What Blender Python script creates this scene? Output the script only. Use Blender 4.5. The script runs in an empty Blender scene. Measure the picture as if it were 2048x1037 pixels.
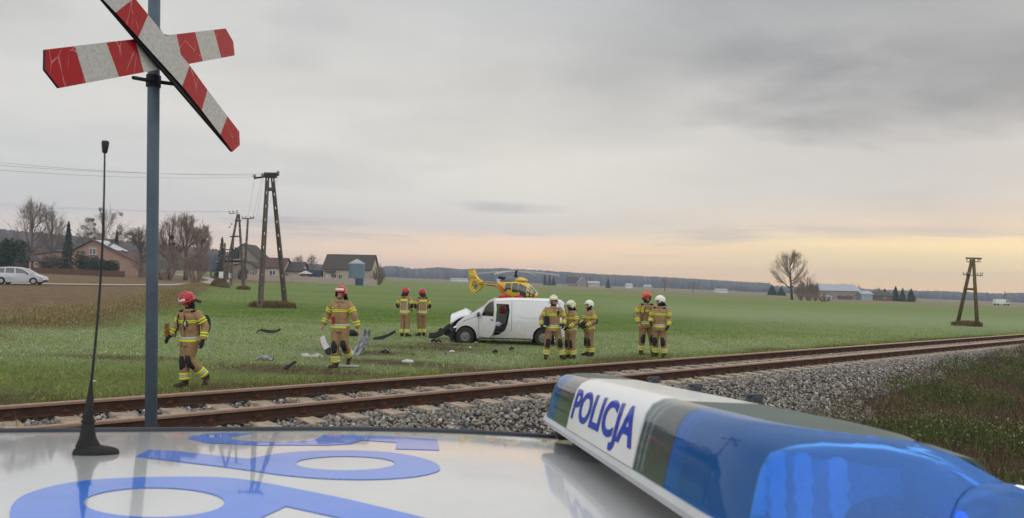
import bpy, bmesh, math, random
import numpy as np
from mathutils import Vector, Matrix
from mathutils.geometry import delaunay_2d_cdt
R = math.radians
random.seed(7)
HAZE = .00034
# ---------------------------------------------------------------- camera
scene = bpy.context.scene
COL = scene.collection
W, H, F = 2048.0, 1037.0, 1479.0
CAMZ = 2.25
SL = 0.0204                                  # the land falls gently to the right
pitch, roll = R(1.70), R(1.10)
F0 = Vector((0, math.cos(pitch), math.sin(pitch)))
R0 = Vector((1, 0, 0)); U0 = Vector((0, -math.sin(pitch), math.cos(pitch)))
CR = R0*math.cos(roll) + U0*math.sin(roll)
CU = U0*math.cos(roll) - R0*math.sin(roll)
CP = Vector((0, 0, CAMZ))
cam = bpy.data.cameras.new("camera"); camo = bpy.data.objects.new("camera", cam); COL.objects.link(camo)
m = Matrix((CR, CU, -F0)).transposed().to_4x4(); m.translation = CP
camo.matrix_world = m
cam.sensor_width = 36; cam.lens = 36*F/W; cam.clip_start = 0.05; cam.clip_end = 9000
cam.dof.use_dof = True; cam.dof.focus_distance = 22; cam.dof.aperture_fstop = 11
scene.camera = camo
def at(px, py, d):                            # a point seen at a pixel, d metres deep
    return CP + (F0 + CR*((px-W/2)/F) + CU*((H/2-py)/F))*d
def gp(px, py, h=0.0):                        # where that ray meets the sloping land (raised h)
    v = F0 + CR*((px-W/2)/F) + CU*((H/2-py)/F)
    t = (h - CP.z) / (v.z + SL*v.x)
    return CP + v*t
def hor(px): return 562.5 + 0.0396*(px-1024)
# ---------------------------------------------------------------- world
def lin(c):
    return tuple(((x/255)/12.92 if x/255 <= .04045 else ((x/255+.055)/1.055)**2.4) for x in c)
world = bpy.data.worlds.new("World"); scene.world = world; world.use_nodes = True
nt = world.node_tree; nt.nodes.clear()
N = nt.nodes.new; L = nt.links.new
def nmath(op, a, b=None, c=None, clamp=False, t=None):
    t = t or nt; n = t.nodes.new('ShaderNodeMath'); n.operation = op; n.use_clamp = clamp
    for i, v in enumerate((a, b, c)):
        if v is None: continue
        if isinstance(v, (int, float)): n.inputs[i].default_value = v
        else: t.links.new(v, n.inputs[i])
    return n.outputs[0]
def ramp(fac, stops, t=None, interp='LINEAR'):
    t = t or nt; n = t.nodes.new('ShaderNodeValToRGB'); cr = n.color_ramp; cr.interpolation = interp
    while len(cr.elements) < len(stops): cr.elements.new(0.5)
    for e, (p, c) in zip(cr.elements, stops):
        e.position = p; e.color = (*c, 1) if len(c) == 3 else c
    t.links.new(fac, n.inputs[0]); return n.outputs[0]
def mixc(f, a, b, t=None, mode='MIX'):
    t = t or nt; n = t.nodes.new('ShaderNodeMix'); n.data_type = 'RGBA'; n.blend_type = mode
    for k, v in ((0, f), (6, a), (7, b)):
        if isinstance(v, (int, float)): n.inputs[k].default_value = v
        elif isinstance(v, tuple): n.inputs[k].default_value = (*v[:3], 1)
        else: t.links.new(v, n.inputs[k])
    return n.outputs[2]
def noise(vec, scale, detail=4, rough=.5, t=None, dist=0):
    t = t or nt; n = t.nodes.new('ShaderNodeTexNoise'); n.inputs['Scale'].default_value = scale
    n.inputs['Detail'].default_value = detail; n.inputs['Roughness'].default_value = rough
    n.inputs['Distortion'].default_value = dist
    if vec is not None: t.links.new(vec, n.inputs['Vector'])
    return n.outputs['Fac']
tc = N('ShaderNodeTexCoord'); sep = N('ShaderNodeSeparateXYZ'); L(tc.outputs['Generated'], sep.inputs[0])
X, Y, Z = sep.outputs
Zt = nmath('ADD', Z, nmath('MULTIPLY', X, SL))
# cloud coordinates: project the direction on a layer overhead
den = nmath('ADD', nmath('MAXIMUM', Zt, 0.0), 0.10)
cx = nmath('DIVIDE', X, den); cy = nmath('DIVIDE', Y, den)
cmb = N('ShaderNodeCombineXYZ'); L(cx, cmb.inputs[0]); L(nmath('MULTIPLY', cy, 1.25), cmb.inputs[1])
n1 = noise(cmb.outputs[0], .42, 7, .48, dist=.2)
n2 = noise(cmb.outputs[0], 1.3, 8, .54, dist=.25)
cmb2 = N('ShaderNodeCombineXYZ'); L(nmath('MULTIPLY', X, 2.6), cmb2.inputs[0]); L(nmath('MULTIPLY', Zt, 34), cmb2.inputs[2])
n3 = noise(cmb2.outputs[0], 1.0, 6, .6, dist=.3)
e = nmath('MULTIPLY', nmath('ADD', Zt, nmath('MULTIPLY', nmath('SUBTRACT', n3, .5), .022)), 1.0)
def stops(lst): return [(p, lin(c)) for p, c in lst]
# position on the ramp = sin(elevation) * 1.6
es = nmath('MULTIPLY', e, 1.6, clamp=True)
left = ramp(es, stops([(0, (214,196,186)), (.02, (224,200,182)), (.05, (218,204,194)), (.10, (198,196,196)), (.17, (202,202,201)), (.30, (213,211,207)), (.46, (205,204,201)), (.60, (207,206,203))]))
mid = ramp(es, stops([(0, (226,186,164)), (.018, (248,200,162)), (.05, (255,216,172)), (.085, (246,214,184)), (.112, (210,202,196)), (.16, (218,213,205)), (.26, (222,217,208)), (.40, (210,207,201)), (.60, (190,191,192))]))
rgt = ramp(es, stops([(0, (236,184,138)), (.015, (255,206,134)), (.035, (240,206,144)), (.07, (232,210,162)), (.10, (252,224,170)), (.135, (226,204,182)), (.20, (202,196,190)), (.40, (190,187,184)), (.60, (172,173,174))]))
az = nmath('ARCTAN2', X, Y)
f1 = nmath('MULTIPLY', nmath('ADD', az, .55), 1.75, clamp=True)
f2 = nmath('MULTIPLY', nmath('SUBTRACT', az, .02), 2.2, clamp=True)
sm = lambda v: nmath('SMOOTH_MIN', v, 1.0, .2)
base = mixc(f2, mixc(f1, left, mid), rgt)
# darker cloud masses, denser up to the right
am = nmath('ADD', .45, nmath('MULTIPLY', f2, .75))
hi = nmath('MULTIPLY', nmath('SUBTRACT', Zt, .06), 7, clamp=True)
cl = nmath('MULTIPLY', nmath('SUBTRACT', n1, .475), 6.0, clamp=True)
cl = nmath('MULTIPLY', nmath('MULTIPLY', cl, am), hi)
base = mixc(nmath('MULTIPLY', cl, .62), base, lin((146,146,147)))
def mass(azc, elc, wa, we, soft):                     # one big cloud bank with a torn edge
    u = nmath('DIVIDE', nmath('SUBTRACT', az, azc), wa); v = nmath('DIVIDE', nmath('SUBTRACT', Zt, elc), we)
    d = nmath('ADD', nmath('MULTIPLY', u, u), nmath('MULTIPLY', v, v))
    d = nmath('ADD', d, nmath('ADD', nmath('MULTIPLY', nmath('SUBTRACT', n2, .5), 2.6), nmath('MULTIPLY', nmath('SUBTRACT', n1, .5), 2.2)))
    return nmath('MULTIPLY', nmath('SUBTRACT', 1.0, d), soft, clamp=True)
for azc, elc, wa, we, soft, k, col_ in ((.50,.262,.30,.085,.9,.80,(144,144,146)), (.36,.33,.26,.07,.7,.5,(148,148,149)), (-.62,.28,.10,.03,.7,.45,(158,159,161)), (-.28,.30,.06,.05,.6,.3,(165,166,168)), (.02,.100,.10,.010,.9,.5,(165,165,169)), (-.35,.14,.35,.03,.5,.35,(172,174,178))):
    base = mixc(nmath('MULTIPLY', mass(azc, elc, wa, we, soft), k), base, lin(col_))
wsp = nmath('MULTIPLY', nmath('SUBTRACT', n2, .5), 1.0)
bri = nmath('ADD', 1.06, nmath('MULTIPLY', wsp, nmath('MULTIPLY', hi, .28)))
base = mixc(1.0, base, N('ShaderNodeCombineColor').outputs[0], mode='MIX') if False else base
vm = N('ShaderNodeVectorMath'); vm.operation = 'SCALE'; L(base, vm.inputs[0]); L(bri, vm.inputs['Scale'])
base = vm.outputs[0]
# thin grey streaks low over the horizon
st = nmath('MULTIPLY', nmath('SUBTRACT', n3, .54), 6, clamp=True)
low = nmath('MULTIPLY', nmath('SUBTRACT', 1.0, nmath('ABSOLUTE', nmath('MULTIPLY', nmath('SUBTRACT', Zt, .062), 22))), 1.0, clamp=True)
base = mixc(nmath('MULTIPLY', nmath('MULTIPLY', st, low), .8), base, lin((172,168,172)))
# overcast vault: brighter overhead and behind
up = nmath('MULTIPLY', nmath('SUBTRACT', Zt, .38), 2.2, clamp=True)
bk = nmath('MULTIPLY', nmath('SUBTRACT', .05, Y), 2.0, clamp=True)
base = mixc(nmath('MAXIMUM', up, bk), base, (1.25, 1.25, 1.25))
sky = N('ShaderNodeTexSky'); sky.sky_type = 'NISHITA'; sky.sun_disc = False
SUN_EL, SUN_AZ = R(9), R(52)
sky.sun_elevation = SUN_EL; sky.sun_rotation = SUN_AZ
sk = N('ShaderNodeVectorMath'); sk.operation = 'SCALE'; L(sky.outputs[0], sk.inputs[0]); sk.inputs['Scale'].default_value = .1
fin = mixc(.06, base, sk.outputs[0])
bg = N('ShaderNodeBackground'); bg.inputs['Strength'].default_value = 1.0; L(fin, bg.inputs['Color'])
wo = N('ShaderNodeOutputWorld'); L(bg.outputs[0], wo.inputs[0])
sun = bpy.data.lights.new("sun", 'SUN'); sun.energy = .55; sun.angle = R(14); sun.color = (1, .86, .68)
suno = bpy.data.objects.new("sun", sun); COL.objects.link(suno)
sd = Vector((math.sin(SUN_AZ)*math.cos(SUN_EL+R(8)), math.cos(SUN_AZ)*math.cos(SUN_EL+R(8)), math.sin(SUN_EL+R(8))))
suno.rotation_euler = sd.to_track_quat('Z', 'Y').to_euler()
scene.view_settings.view_transform = 'Standard'; scene.view_settings.look = 'None'
scene.view_settings.exposure = 0.10; scene.view_settings.gamma = 1
# ---------------------------------------------------------------- helpers
class MB:
    def __init__(s): s.v = []; s.f = []; s.m = []; s.M = None
    def add(s, vs, fs, mi=0):
        o = len(s.v)
        if s.M is not None: vs = [s.M @ Vector(p) for p in vs]
        s.v.extend(tuple(p) for p in vs)
        for f in fs: s.f.append(tuple(i+o for i in f)); s.m.append(mi)
    def box(s, c, d, mi=0, rot=None):
        c = Vector(c); hx, hy, hz = d[0]/2, d[1]/2, d[2]/2
        vs = [Vector((a*hx, b*hy, e_*hz)) for e_ in (-1, 1) for a, b in ((-1,-1),(1,-1),(1,1),(-1,1))]
        if rot is not None: vs = [rot @ p for p in vs]
        s.add([c+p for p in vs], [(3,2,1,0),(4,5,6,7),(0,1,5,4),(1,2,6,5),(2,3,7,6),(3,0,4,7)], mi)
    def loft(s, rings, mi=0, cap=True, closed=True):
        n = len(rings[0]); vs = [p for r in rings for p in r]; fs = []
        for i in range(len(rings)-1):
            for j in range(n if closed else n-1):
                k = (j+1) % n; fs.append((i*n+j, i*n+k, (i+1)*n+k, (i+1)*n+j))
        if cap: fs.append(tuple(range(n-1, -1, -1))); fs.append(tuple((len(rings)-1)*n+j for j in range(n)))
        s.add(vs, fs, mi)
    def tube(s, pts, rad, n=8, mi=0, cap=True, flat=1.0):
        pts = [Vector(p) for p in pts]
        if not isinstance(rad, (list, tuple)): rad = [rad]*len(pts)
        d0 = (pts[1]-pts[0]).normalized()
        a = d0.cross(Vector((0,0,1)))
        if a.length < .1: a = d0.cross(Vector((0,1,0)))
        a.normalize(); rings = []
        for i, p in enumerate(pts):
            d = (pts[min(i+1,len(pts)-1)]-pts[max(i-1,0)]).normalized()
            a = (a-d*a.dot(d)).normalized(); b = d.cross(a)
            rings.append([p+(a*math.cos(t)+b*math.sin(t)*flat)*rad[i] for t in [2*math.pi*k/n for k in range(n)]])
        s.loft(rings, mi, cap)
    def ell(s, c, r, nu=12, nv=8, mi=0, rot=None, t0=0.0, t1=math.pi):
        c = Vector(c); rings = []
        for i in range(nv+1):
            t = t0+(t1-t0)*i/nv; t = min(max(t, .02), math.pi-.02)
            rg = [Vector((r[0]*math.sin(t)*math.cos(2*math.pi*k/nu), r[1]*math.sin(t)*math.sin(2*math.pi*k/nu), r[2]*math.cos(t))) for k in range(nu)]
            if rot is not None: rg = [rot @ q for q in rg]
            rings.append([c+q for q in rg])
        rings.reverse(); s.loft(rings, mi)
    def lathe(s, prof, c=(0,0,0), n=16, mi=0, rot=None, cap=True):
        c = Vector(c); rings = []
        for r_, z in prof:
            rg = [Vector((r_*math.cos(2*math.pi*k/n), r_*math.sin(2*math.pi*k/n), z)) for k in range(n)]
            if rot is not None: rg = [rot @ q for q in rg]
            rings.append([c+q for q in rg])
        s.loft(rings, mi, cap)
    def prism(s, poly, fn, a, b, mi=0):          # fn(u, v, w) -> point; w from a to b
        n = len(poly); vs = [fn(u, v, a) for u, v in poly]+[fn(u, v, b) for u, v in poly]
        fs = [tuple(range(n-1, -1, -1)), tuple(range(n, 2*n))]+[(i, (i+1) % n, n+(i+1) % n, n+i) for i in range(n)]
        s.add(vs, fs, mi)
    def panel(s, outer, holes, fn, th, step=.15, mi=0):   # flat outline with holes bent through fn(u,v,w)
        pts = []; edges = []
        def loop(lp):
            o = len(pts)
            q = []
            for i, p in enumerate(lp):
                p2 = lp[(i+1) % len(lp)]; d = math.hypot(p2[0]-p[0], p2[1]-p[1]); k = max(1, int(d/step))
                q += [(p[0]+(p2[0]-p[0])*j/k, p[1]+(p2[1]-p[1])*j/k) for j in range(k)]
            pts.extend(q); edges.extend((o+i, o+(i+1) % len(q)) for i in range(len(q)))
        loop(outer)
        for h in holes: loop(h)
        def inside(p, lp):
            c = False; j = len(lp)-1
            for i in range(len(lp)):
                if (lp[i][1] > p[1]) != (lp[j][1] > p[1]) and p[0] < (lp[j][0]-lp[i][0])*(p[1]-lp[i][1])/(lp[j][1]-lp[i][1])+lp[i][0]: c = not c
                j = i
            return c
        ok = lambda p: inside(p, outer) and not any(inside(p, h) for h in holes)
        us = [p[0] for p in outer]; vs_ = [p[1] for p in outer]; nb = len(pts)
        base = list(pts); u = min(us)+step*.51
        while u < max(us):
            v = min(vs_)+step*.49
            while v < max(vs_):
                if ok((u, v)) and min((u-a)**2+(v-b)**2 for a, b in base) > (step*.4)**2: pts.append((u, v))
                v += step
            u += step
        V, E, Fc, *_ = delaunay_2d_cdt([Vector(p) for p in pts], edges, [], 0, 1e-6)
        tri = [tuple(f) for f in Fc if ok((sum(V[i][0] for i in f)/len(f), sum(V[i][1] for i in f)/len(f)))]
        n = len(V)
        vs = [fn(p[0], p[1], 0) for p in V]+[fn(p[0], p[1], th) for p in V]
        fs = list(tri)+[tuple(i+n for i in reversed(f)) for f in tri]
        ec = {}
        for f in tri:
            for i in range(len(f)):
                a, b = f[i], f[(i+1) % len(f)]
                if (b, a) in ec: ec.pop((b, a))
                else: ec[(a, b)] = 1
        fs += [(b, a, a+n, b+n) for a, b in ec]
        s.add(vs, fs, mi)
    def build(s, name, mats, parent=None, smooth=False, bevel=0, loc=None):
        me = bpy.data.meshes.new(name); me.from_pydata(s.v, [], s.f)
        if not isinstance(mats, (list, tuple)): mats = [mats]
        for k in mats: me.materials.append(k)
        me.polygons.foreach_set('material_index', s.m)
        if smooth: me.polygons.foreach_set('use_smooth', [True]*len(me.polygons))
        bm = bmesh.new(); bm.from_mesh(me); bmesh.ops.recalc_face_normals(bm, faces=bm.faces); bm.to_mesh(me); bm.free()
        me.update()
        if smooth == 2:
            me.set_sharp_from_angle(angle=R(38))
        o = bpy.data.objects.new(name, me); COL.objects.link(o)
        if parent is not None: o.parent = parent
        if loc is not None: o.location = loc
        if bevel:
            b = o.modifiers.new('bevel', 'BEVEL'); b.width = bevel; b.segments = 2; b.limit_method = 'ANGLE'; b.angle_limit = R(40)
        return o
def tag(o, label=None, cat=None, group=None, kind=None):
    if label: o['label'] = label
    if cat: o['category'] = cat
    if group: o['group'] = group
    if kind: o['kind'] = kind
    return o
def thing(name, label, cat, loc=(0,0,0), rz=0, group=None):
    o = bpy.data.objects.new(name, None); COL.objects.link(o); o.location = loc; o.rotation_euler = (0, 0, rz)
    o.empty_display_size = .1
    return tag(o, label, cat, group)
def kids(o): return [c for c in o.children]
def dup(o, parent=None, loc=None, rz=None, label=None, group=None):
    c = o.copy(); COL.objects.link(c); c.parent = parent
    if loc is not None: c.location = loc
    if rz is not None: c.rotation_euler = (0, 0, rz)
    if label: c['label'] = label
    if group: c['group'] = group
    for k in kids(o): dup(k, c)
    return c
# ---------------------------------------------------------------- materials
def mat(name, c1, c2=None, scale=6, rough=.6, metal=0, bump=0, bscale=None, coat=0, spec=.18, detail=5, contrast=2.0, alpha=1, trans=0, emis=None, coord='Object', stretch=None, lo=.5):
    m = bpy.data.materials.new(name); m.use_nodes = True; t = m.node_tree
    b = t.nodes['Principled BSDF']
    b.inputs['Roughness'].default_value = rough; b.inputs['Metallic'].default_value = metal
    b.inputs['Coat Weight'].default_value = coat; b.inputs['Specular IOR Level'].default_value = spec
    b.inputs['Coat Roughness'].default_value = .03
    b.inputs['Alpha'].default_value = alpha; b.inputs['Transmission Weight'].default_value = trans
    tcn = t.nodes.new('ShaderNodeTexCoord'); vec = tcn.outputs[coord]
    if stretch:
        mp = t.nodes.new('ShaderNodeMapping'); mp.inputs['Scale'].default_value = stretch; t.links.new(vec, mp.inputs[0]); vec = mp.outputs[0]
    if c2 is None: c2 = tuple(x*.86 for x in c1)
    nf = noise(vec, scale, detail, .6, t)
    f = nmath('ADD', nmath('MULTIPLY', nmath('SUBTRACT', nf, lo, t=t), contrast, t=t), .5, clamp=True, t=t)
    col = mixc(f, c1, c2, t)
    t.links.new(col, b.inputs['Base Color'])
    if emis: b.inputs['Emission Color'].default_value = (*emis[0], 1); b.inputs['Emission Strength'].default_value = emis[1]
    if bump:
        bn = t.nodes.new('ShaderNodeBump'); bn.inputs['Strength'].default_value = bump; bn.inputs['Distance'].default_value = .02
        t.links.new(noise(vec, bscale or scale*4, 6, .65, t), bn.inputs['Height']); t.links.new(bn.outputs[0], b.inputs['Normal'])
    return m
def rmat(name, cols, rough=.8, trans_l=0):           # colour chosen per piece from the 'rnd' attribute
    m = bpy.data.materials.new(name); m.use_nodes = True; t = m.node_tree; b = t.nodes['Principled BSDF']
    a = t.nodes.new('ShaderNodeAttribute'); a.attribute_name = 'rnd'
    n = len(cols); col = ramp(a.outputs['Fac'], [(i/(n-1), c) for i, c in enumerate(cols)], t)
    tcn = t.nodes.new('ShaderNodeTexCoord')
    nf = noise(tcn.outputs['Object'], 30, 4, .6, t)
    v = t.nodes.new('ShaderNodeVectorMath'); v.operation = 'SCALE'; t.links.new(col, v.inputs[0])
    t.links.new(nmath('ADD', .6, nmath('MULTIPLY', nf, .8, t=t), t=t), v.inputs['Scale'])
    t.links.new(v.outputs[0], b.inputs['Base Color']); b.inputs['Roughness'].default_value = rough
    b.inputs['Specular IOR Level'].default_value = .25
    return m
# ---------------------------------------------------------------- ground
TD = Vector((.738, .674, 0)); ND = Vector((-.674, .738, 0)); V0 = 9.28   # track direction and its normal
PV = [-30, -6, -3.1, -1.35, -1.0, 2.5, 3.0, 4.1, 5.2, 50]
PH = [-.30, -.30, -.28, .22, .28, .28, .20, .02, 0, 0]
_rs = np.random.RandomState(3)
_wk = [(_rs.uniform(.15, .9), _rs.uniform(0, 6.28), _rs.uniform(0, 6.28)) for _ in range(14)]
def wob(x, y):
    s = 0
    for k, a, p in _wk: s = s+np.sin(k*(x*math.cos(a)+y*math.sin(a))+p)
    return s/14
def sstep(a, b, x): t = np.clip((x-a)/(b-a), 0, 1); return t*t*(3-2*t)
def TZ(x, y):
    x = np.asarray(x, float); y = np.asarray(y, float)
    v = x*ND.x+y*ND.y-V0
    h = np.interp(v, PV, PH)
    rd = np.hypot(x-.3, y-1.2)
    h = h+(1-sstep(3.2, 6.0, rd))*.60*(v < -2)
    off = np.clip((np.abs(v-.7)-3.0)/3, 0, 1)
    h = h+wob(x, y)*.06*off*(1-sstep(60, 300, y))
    # rough bank on the near side right of the crossing, heaps of soil by the wreck
    h = h+.16*(wob(x*2.1+5, y*2.1)+.2)*(v < -3.4)*np.clip((-v-3.4), 0, 1)
    # raised grassy bank along the ploughed field
    xb = np.interp(y, VY, VX); h = h+.35*np.exp(-((x-xb+1.6)/1.6)**2)*sstep(14, 22, y)*(1-sstep(80, 120, y))
    return h-SL*x
VY = [10, 13, 22, 28.4, 43, 92, 120]; VX = [-10, -11, -15.4, -15.0, -19.5, -37.5, -47]   # green | dry bank
BY = [10, 15, 28, 43, 85, 120];  BX = [-15, -16, -20.5, -22.8, -37, -48]             # dry bank | plough
def gz(x, y): return float(TZ(x, y))
def onland(px, py, dz=0):
    p = gp(px, py); return Vector((p.x, p.y, gz(p.x, p.y)+dz))
def atd(px, d):                                  # on the land, d metres ahead under pixel column px
    x = (px-W/2)/F*d; return Vector((x, d, gz(x, d)))
def axis(a, b, n, k):                            # spacing grows away from zero
    t = np.linspace(-1, 1, n); s = np.sinh(t*k)/np.sinh(k); return np.where(s < 0, -s*a, s*b)
gx = np.unique(np.concatenate([np.linspace(-26, 34, 330), axis(-2000, 2000, 150, 5.5)]))
gy = np.unique(np.concatenate([np.linspace(-6, 44, 290), 44+2100*(np.sinh(np.linspace(0, 1, 190)*5.2)/np.sinh(5.2)), -6-250*np.linspace(0, 1, 12)**2]))
GX, GY = np.meshgrid(gx, gy); GZ = TZ(GX, GY)
nx, ny = len(gx), len(gy)
me = bpy.data.meshes.new('ground'); co = np.stack([GX, GY, GZ], -1).reshape(-1, 3)
idx = np.arange(nx*ny).reshape(ny, nx)
q = np.stack([idx[:-1, :-1], idx[:-1, 1:], idx[1:, 1:], idx[1:, :-1]], -1).reshape(-1, 4)
def fastmesh(me, co, faces):
    nv, nf, k = len(co), len(faces), faces.shape[1]
    me.vertices.add(nv); me.vertices.foreach_set('co', co.astype('f').ravel())
    me.loops.add(nf*k); me.loops.foreach_set('vertex_index', faces.astype('i').ravel())
    me.polygons.add(nf); me.polygons.foreach_set('loop_start', np.arange(0, nf*k, k, dtype='i'))
    me.polygons.foreach_set('loop_total', np.full(nf, k, 'i')); me.update(calc_edges=True)
fastmesh(me, co, q)
me.polygons.foreach_set('use_smooth', np.ones(len(q), bool))
ground = bpy.data.objects.new('ground', me); COL.objects.link(ground); ground['kind'] = 'structure'
VV = GX*ND.x+GY*ND.y-V0; UU = GX*TD.x+GY*TD.y
nz = wob(GX*3, GY*3)
xb = np.interp(GY, VY, VX); xp = np.interp(GY, BY, BX)
UB = [-5, 5, 13, 17.6, 25, 38, 60]; VB = [-3.6, -3.4, -3.0, -2.3, -1.7, -1.0, -.8]   # ballast foot along the track
vb = np.interp(UU, UB, VB)
zone = np.zeros((ny, nx, 4)); zone2 = np.zeros((ny, nx, 4))
left_b = (1-sstep(xp-.8, xp+.8, GX+nz*1.5))*(GY < 230)*(GY > 8)
zone[..., 0] = left_b
zone[..., 1] = sstep(vb-.35, vb+.35, VV+nz*.9)*(1-sstep(2.7, 3.6, VV+nz*1.6))
zone[..., 2] = (1-sstep(xb-.8, xb+1.2, GX+nz*2.0))*(1-left_b)*(GY < 125)*(GY > 8)
farb = np.clip(sstep(215, 260, GY+nz*12+np.where(GX > 30, 25, 0))*(1-sstep(300, 320, GY+GX*.1)*(1-sstep(430, 520, GY+GX*.2))), 0, 1)
farb = np.where(GX < 10, farb*sstep(250, 300, GY), farb)
zone[..., 3] = farb
near = (VV < vb)
zone2[..., 0] = np.where(near, 1, 0)*1.0                                 # rough bank this side
zone2[..., 1] = np.clip((sstep(15, 19, GY)*(1-sstep(31, 38, GY+nz*5))+.75*sstep(4, 20, GX)*sstep(20, 26, GY)*(1-sstep(60, 130, GY)))*sstep(4.0, 6.5, VV+nz*2.5), 0, 1)
dirt = np.exp(-((VV-4.6)/1.1)**2)*sstep(-.1, .35, wob(GX*2.5+3, GY*2.5))*1.6
for (px, py, rx, ry) in ((850, 697, 2.0, .9), (800, 725, 1.9, .7), (640, 745, 2.2, .6), (560, 735, 1.5, .6), (900, 690, 1.4, .6), (250, 715, 1.8, .5), (730, 705, 1.6, .6)):
    p = gp(px, py); dirt = dirt+1.3*np.exp(-(((GX-p.x)/rx)**2+((GY-p.y)/ry)**2))
zone2[..., 2] = np.clip(dirt, 0, 1)*(VV > 2.5)
zone2[..., 3] = np.exp(-((GY-46-GX*.25+nz*4)/10)**2)*(GX > -22)*(1-.6*sstep(10, 30, GX))
for nm, z in (('zone', zone), ('zone2', zone2)):
    a = me.attributes.new(nm, 'FLOAT_COLOR', 'POINT'); a.data.foreach_set('color', z.astype('f').ravel())
gm = bpy.data.materials.new('land'); gm.use_nodes = True; t = gm.node_tree; gb = t.nodes['Principled BSDF']
tcn = t.nodes.new('ShaderNodeTexCoord'); P = tcn.outputs['Object']
def attr(n):
    a = t.nodes.new('ShaderNodeAttribute'); a.attribute_name = n
    s = t.nodes.new('ShaderNodeSeparateColor'); t.links.new(a.outputs['Color'], s.inputs[0]); return s.outputs[0], s.outputs[1], s.outputs[2], a.outputs['Alpha']
def con(v, k, lo=.5): return nmath('ADD', nmath('MULTIPLY', nmath('SUBTRACT', v, lo, t=t), k, t=t), .5, clamp=True, t=t)
nA = noise(P, .35, 6, .6, t); nB = noise(P, 4, 7, .7, t); nC = noise(P, 22, 6, .75, t); nD = noise(P, .05, 5, .6, t)
mp = t.nodes.new('ShaderNodeMapping'); mp.inputs['Rotation'].default_value = (0, 0, R(12)); mp.inputs['Scale'].default_value = (1, .05, 1); t.links.new(P, mp.inputs[0])
rows = noise(mp.outputs[0], 2.2, 3, .7, t)
mp2 = t.nodes.new('ShaderNodeMapping'); mp2.inputs['Rotation'].default_value = (0, 0, R(-14)); mp2.inputs['Scale'].default_value = (.03, 1, 1); t.links.new(P, mp2.inputs[0])
strips = noise(mp2.outputs[0], .16, 4, .6, t)
wv = t.nodes.new('ShaderNodeTexWave'); wv.wave_type = 'BANDS'; wv.bands_direction = 'X'; wv.inputs['Scale'].default_value = .62; wv.inputs['Distortion'].default_value = 1.2; wv.inputs['Detail'].default_value = 3
mp3 = t.nodes.new('ShaderNodeMapping'); mp3.inputs['Rotation'].default_value = (0, 0, R(-20)); t.links.new(P, mp3.inputs[0]); t.links.new(mp3.outputs[0], wv.inputs['Vector'])
green = mixc(con(nA, 2.6), (.145, .245, .045), (.20, .305, .075), t)
green = mixc(con(nC, 3.0, .47), green, (.085, .125, .032), t)
green = mixc(nmath('MULTIPLY', con(rows, 3), .45, t=t), green, (.16, .17, .085), t)
green = mixc(nmath('MULTIPLY', con(strips, 3.5), .45, t=t), green, (.20, .28, .085), t)
green = mixc(nmath('MULTIPLY', wv.outputs['Fac'], .38, t=t), green, (.115, .12, .055), t)
z1 = attr('zone'); z2 = attr('zone2')
green = mixc(nmath('MULTIPLY', z2[3], .72, t=t), green, mixc(con(nC, 2), (.07, .16, .022), (.05, .10, .02), t), t)
green = mixc(nmath('MULTIPLY', nmath('MULTIPLY', z2[1], con(nC, 5, .52), t=t), nmath('ADD', .25, con(nB, 2.5), t=t), t=t), green, (.38, .42, .30), t)
nE = noise(P, 1.3, 7, .75, t); brown = mixc(con(nE, 5), (.105, .068, .036), (.20, .14, .075), t); brown = mixc(con(nC, 5, .60), brown, (.36, .28, .18), t)
brown = mixc(nmath('MULTIPLY', con(nB, 7, .56), .8, t=t), brown, (.06, .04, .022), t)
dry = mixc(con(nB, 3), (.20, .15, .06), (.13, .12, .045), t); dry = mixc(con(nC, 4), dry, (.07, .06, .025), t)
stone = mixc(con(nC, 3), (.035, .03, .027), (.10, .085, .07), t)
farc = mixc(con(strips, 5), (.17, .12, .085), (.22, .165, .105), t)
rough_ = mixc(con(nB, 4), (.035, .026, .018), (.06, .06, .025), t); rough_ = mixc(con(nC, 4, .55), rough_, (.15, .12, .06), t)
soil = mixc(con(nC, 3), (.055, .036, .022), (.12, .085, .052), t)
nearm = nmath('MULTIPLY', nmath('SUBTRACT', 1.0, z2[1], t=t), con(nmath('ADD', nmath('MULTIPLY', nB, .6, t=t), nmath('MULTIPLY', nA, .4, t=t), t=t), 6, .52), t=t)
sepY = t.nodes.new('ShaderNodeSeparateXYZ'); t.links.new(P, sepY.inputs[0])
nearm = nmath('MULTIPLY', nearm, nmath('MULTIPLY', nmath('SUBTRACT', 40, sepY.outputs[1], t=t), .04, clamp=True, t=t), t=t)
green = mixc(nmath('MULTIPLY', nearm, .72, t=t), green, (.13, .095, .045), t)
c = mixc(z1[3], green, farc, t); c = mixc(z1[0], c, brown, t); c = mixc(z1[2], c, dry, t)
c = mixc(z2[0], c, rough_, t); c = mixc(nmath('MULTIPLY', z2[2], nmath('ADD', .45, con(nB, 3), t=t), clamp=True, t=t), c, soil, t); c = mixc(z1[1], c, stone, t)
t.links.new(c, gb.inputs['Base Color']); gb.inputs['Roughness'].default_value = .95; gb.inputs['Specular IOR Level'].default_value = .1
bn = t.nodes.new('ShaderNodeBump'); bn.inputs['Strength'].default_value = .9; bn.inputs['Distance'].default_value = .12
t.links.new(nmath('ADD', nB, nmath('MULTIPLY', nC, .5, t=t), t=t), bn.inputs['Height']); t.links.new(bn.outputs[0], gb.inputs['Normal'])
me.materials.append(gm)
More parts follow.
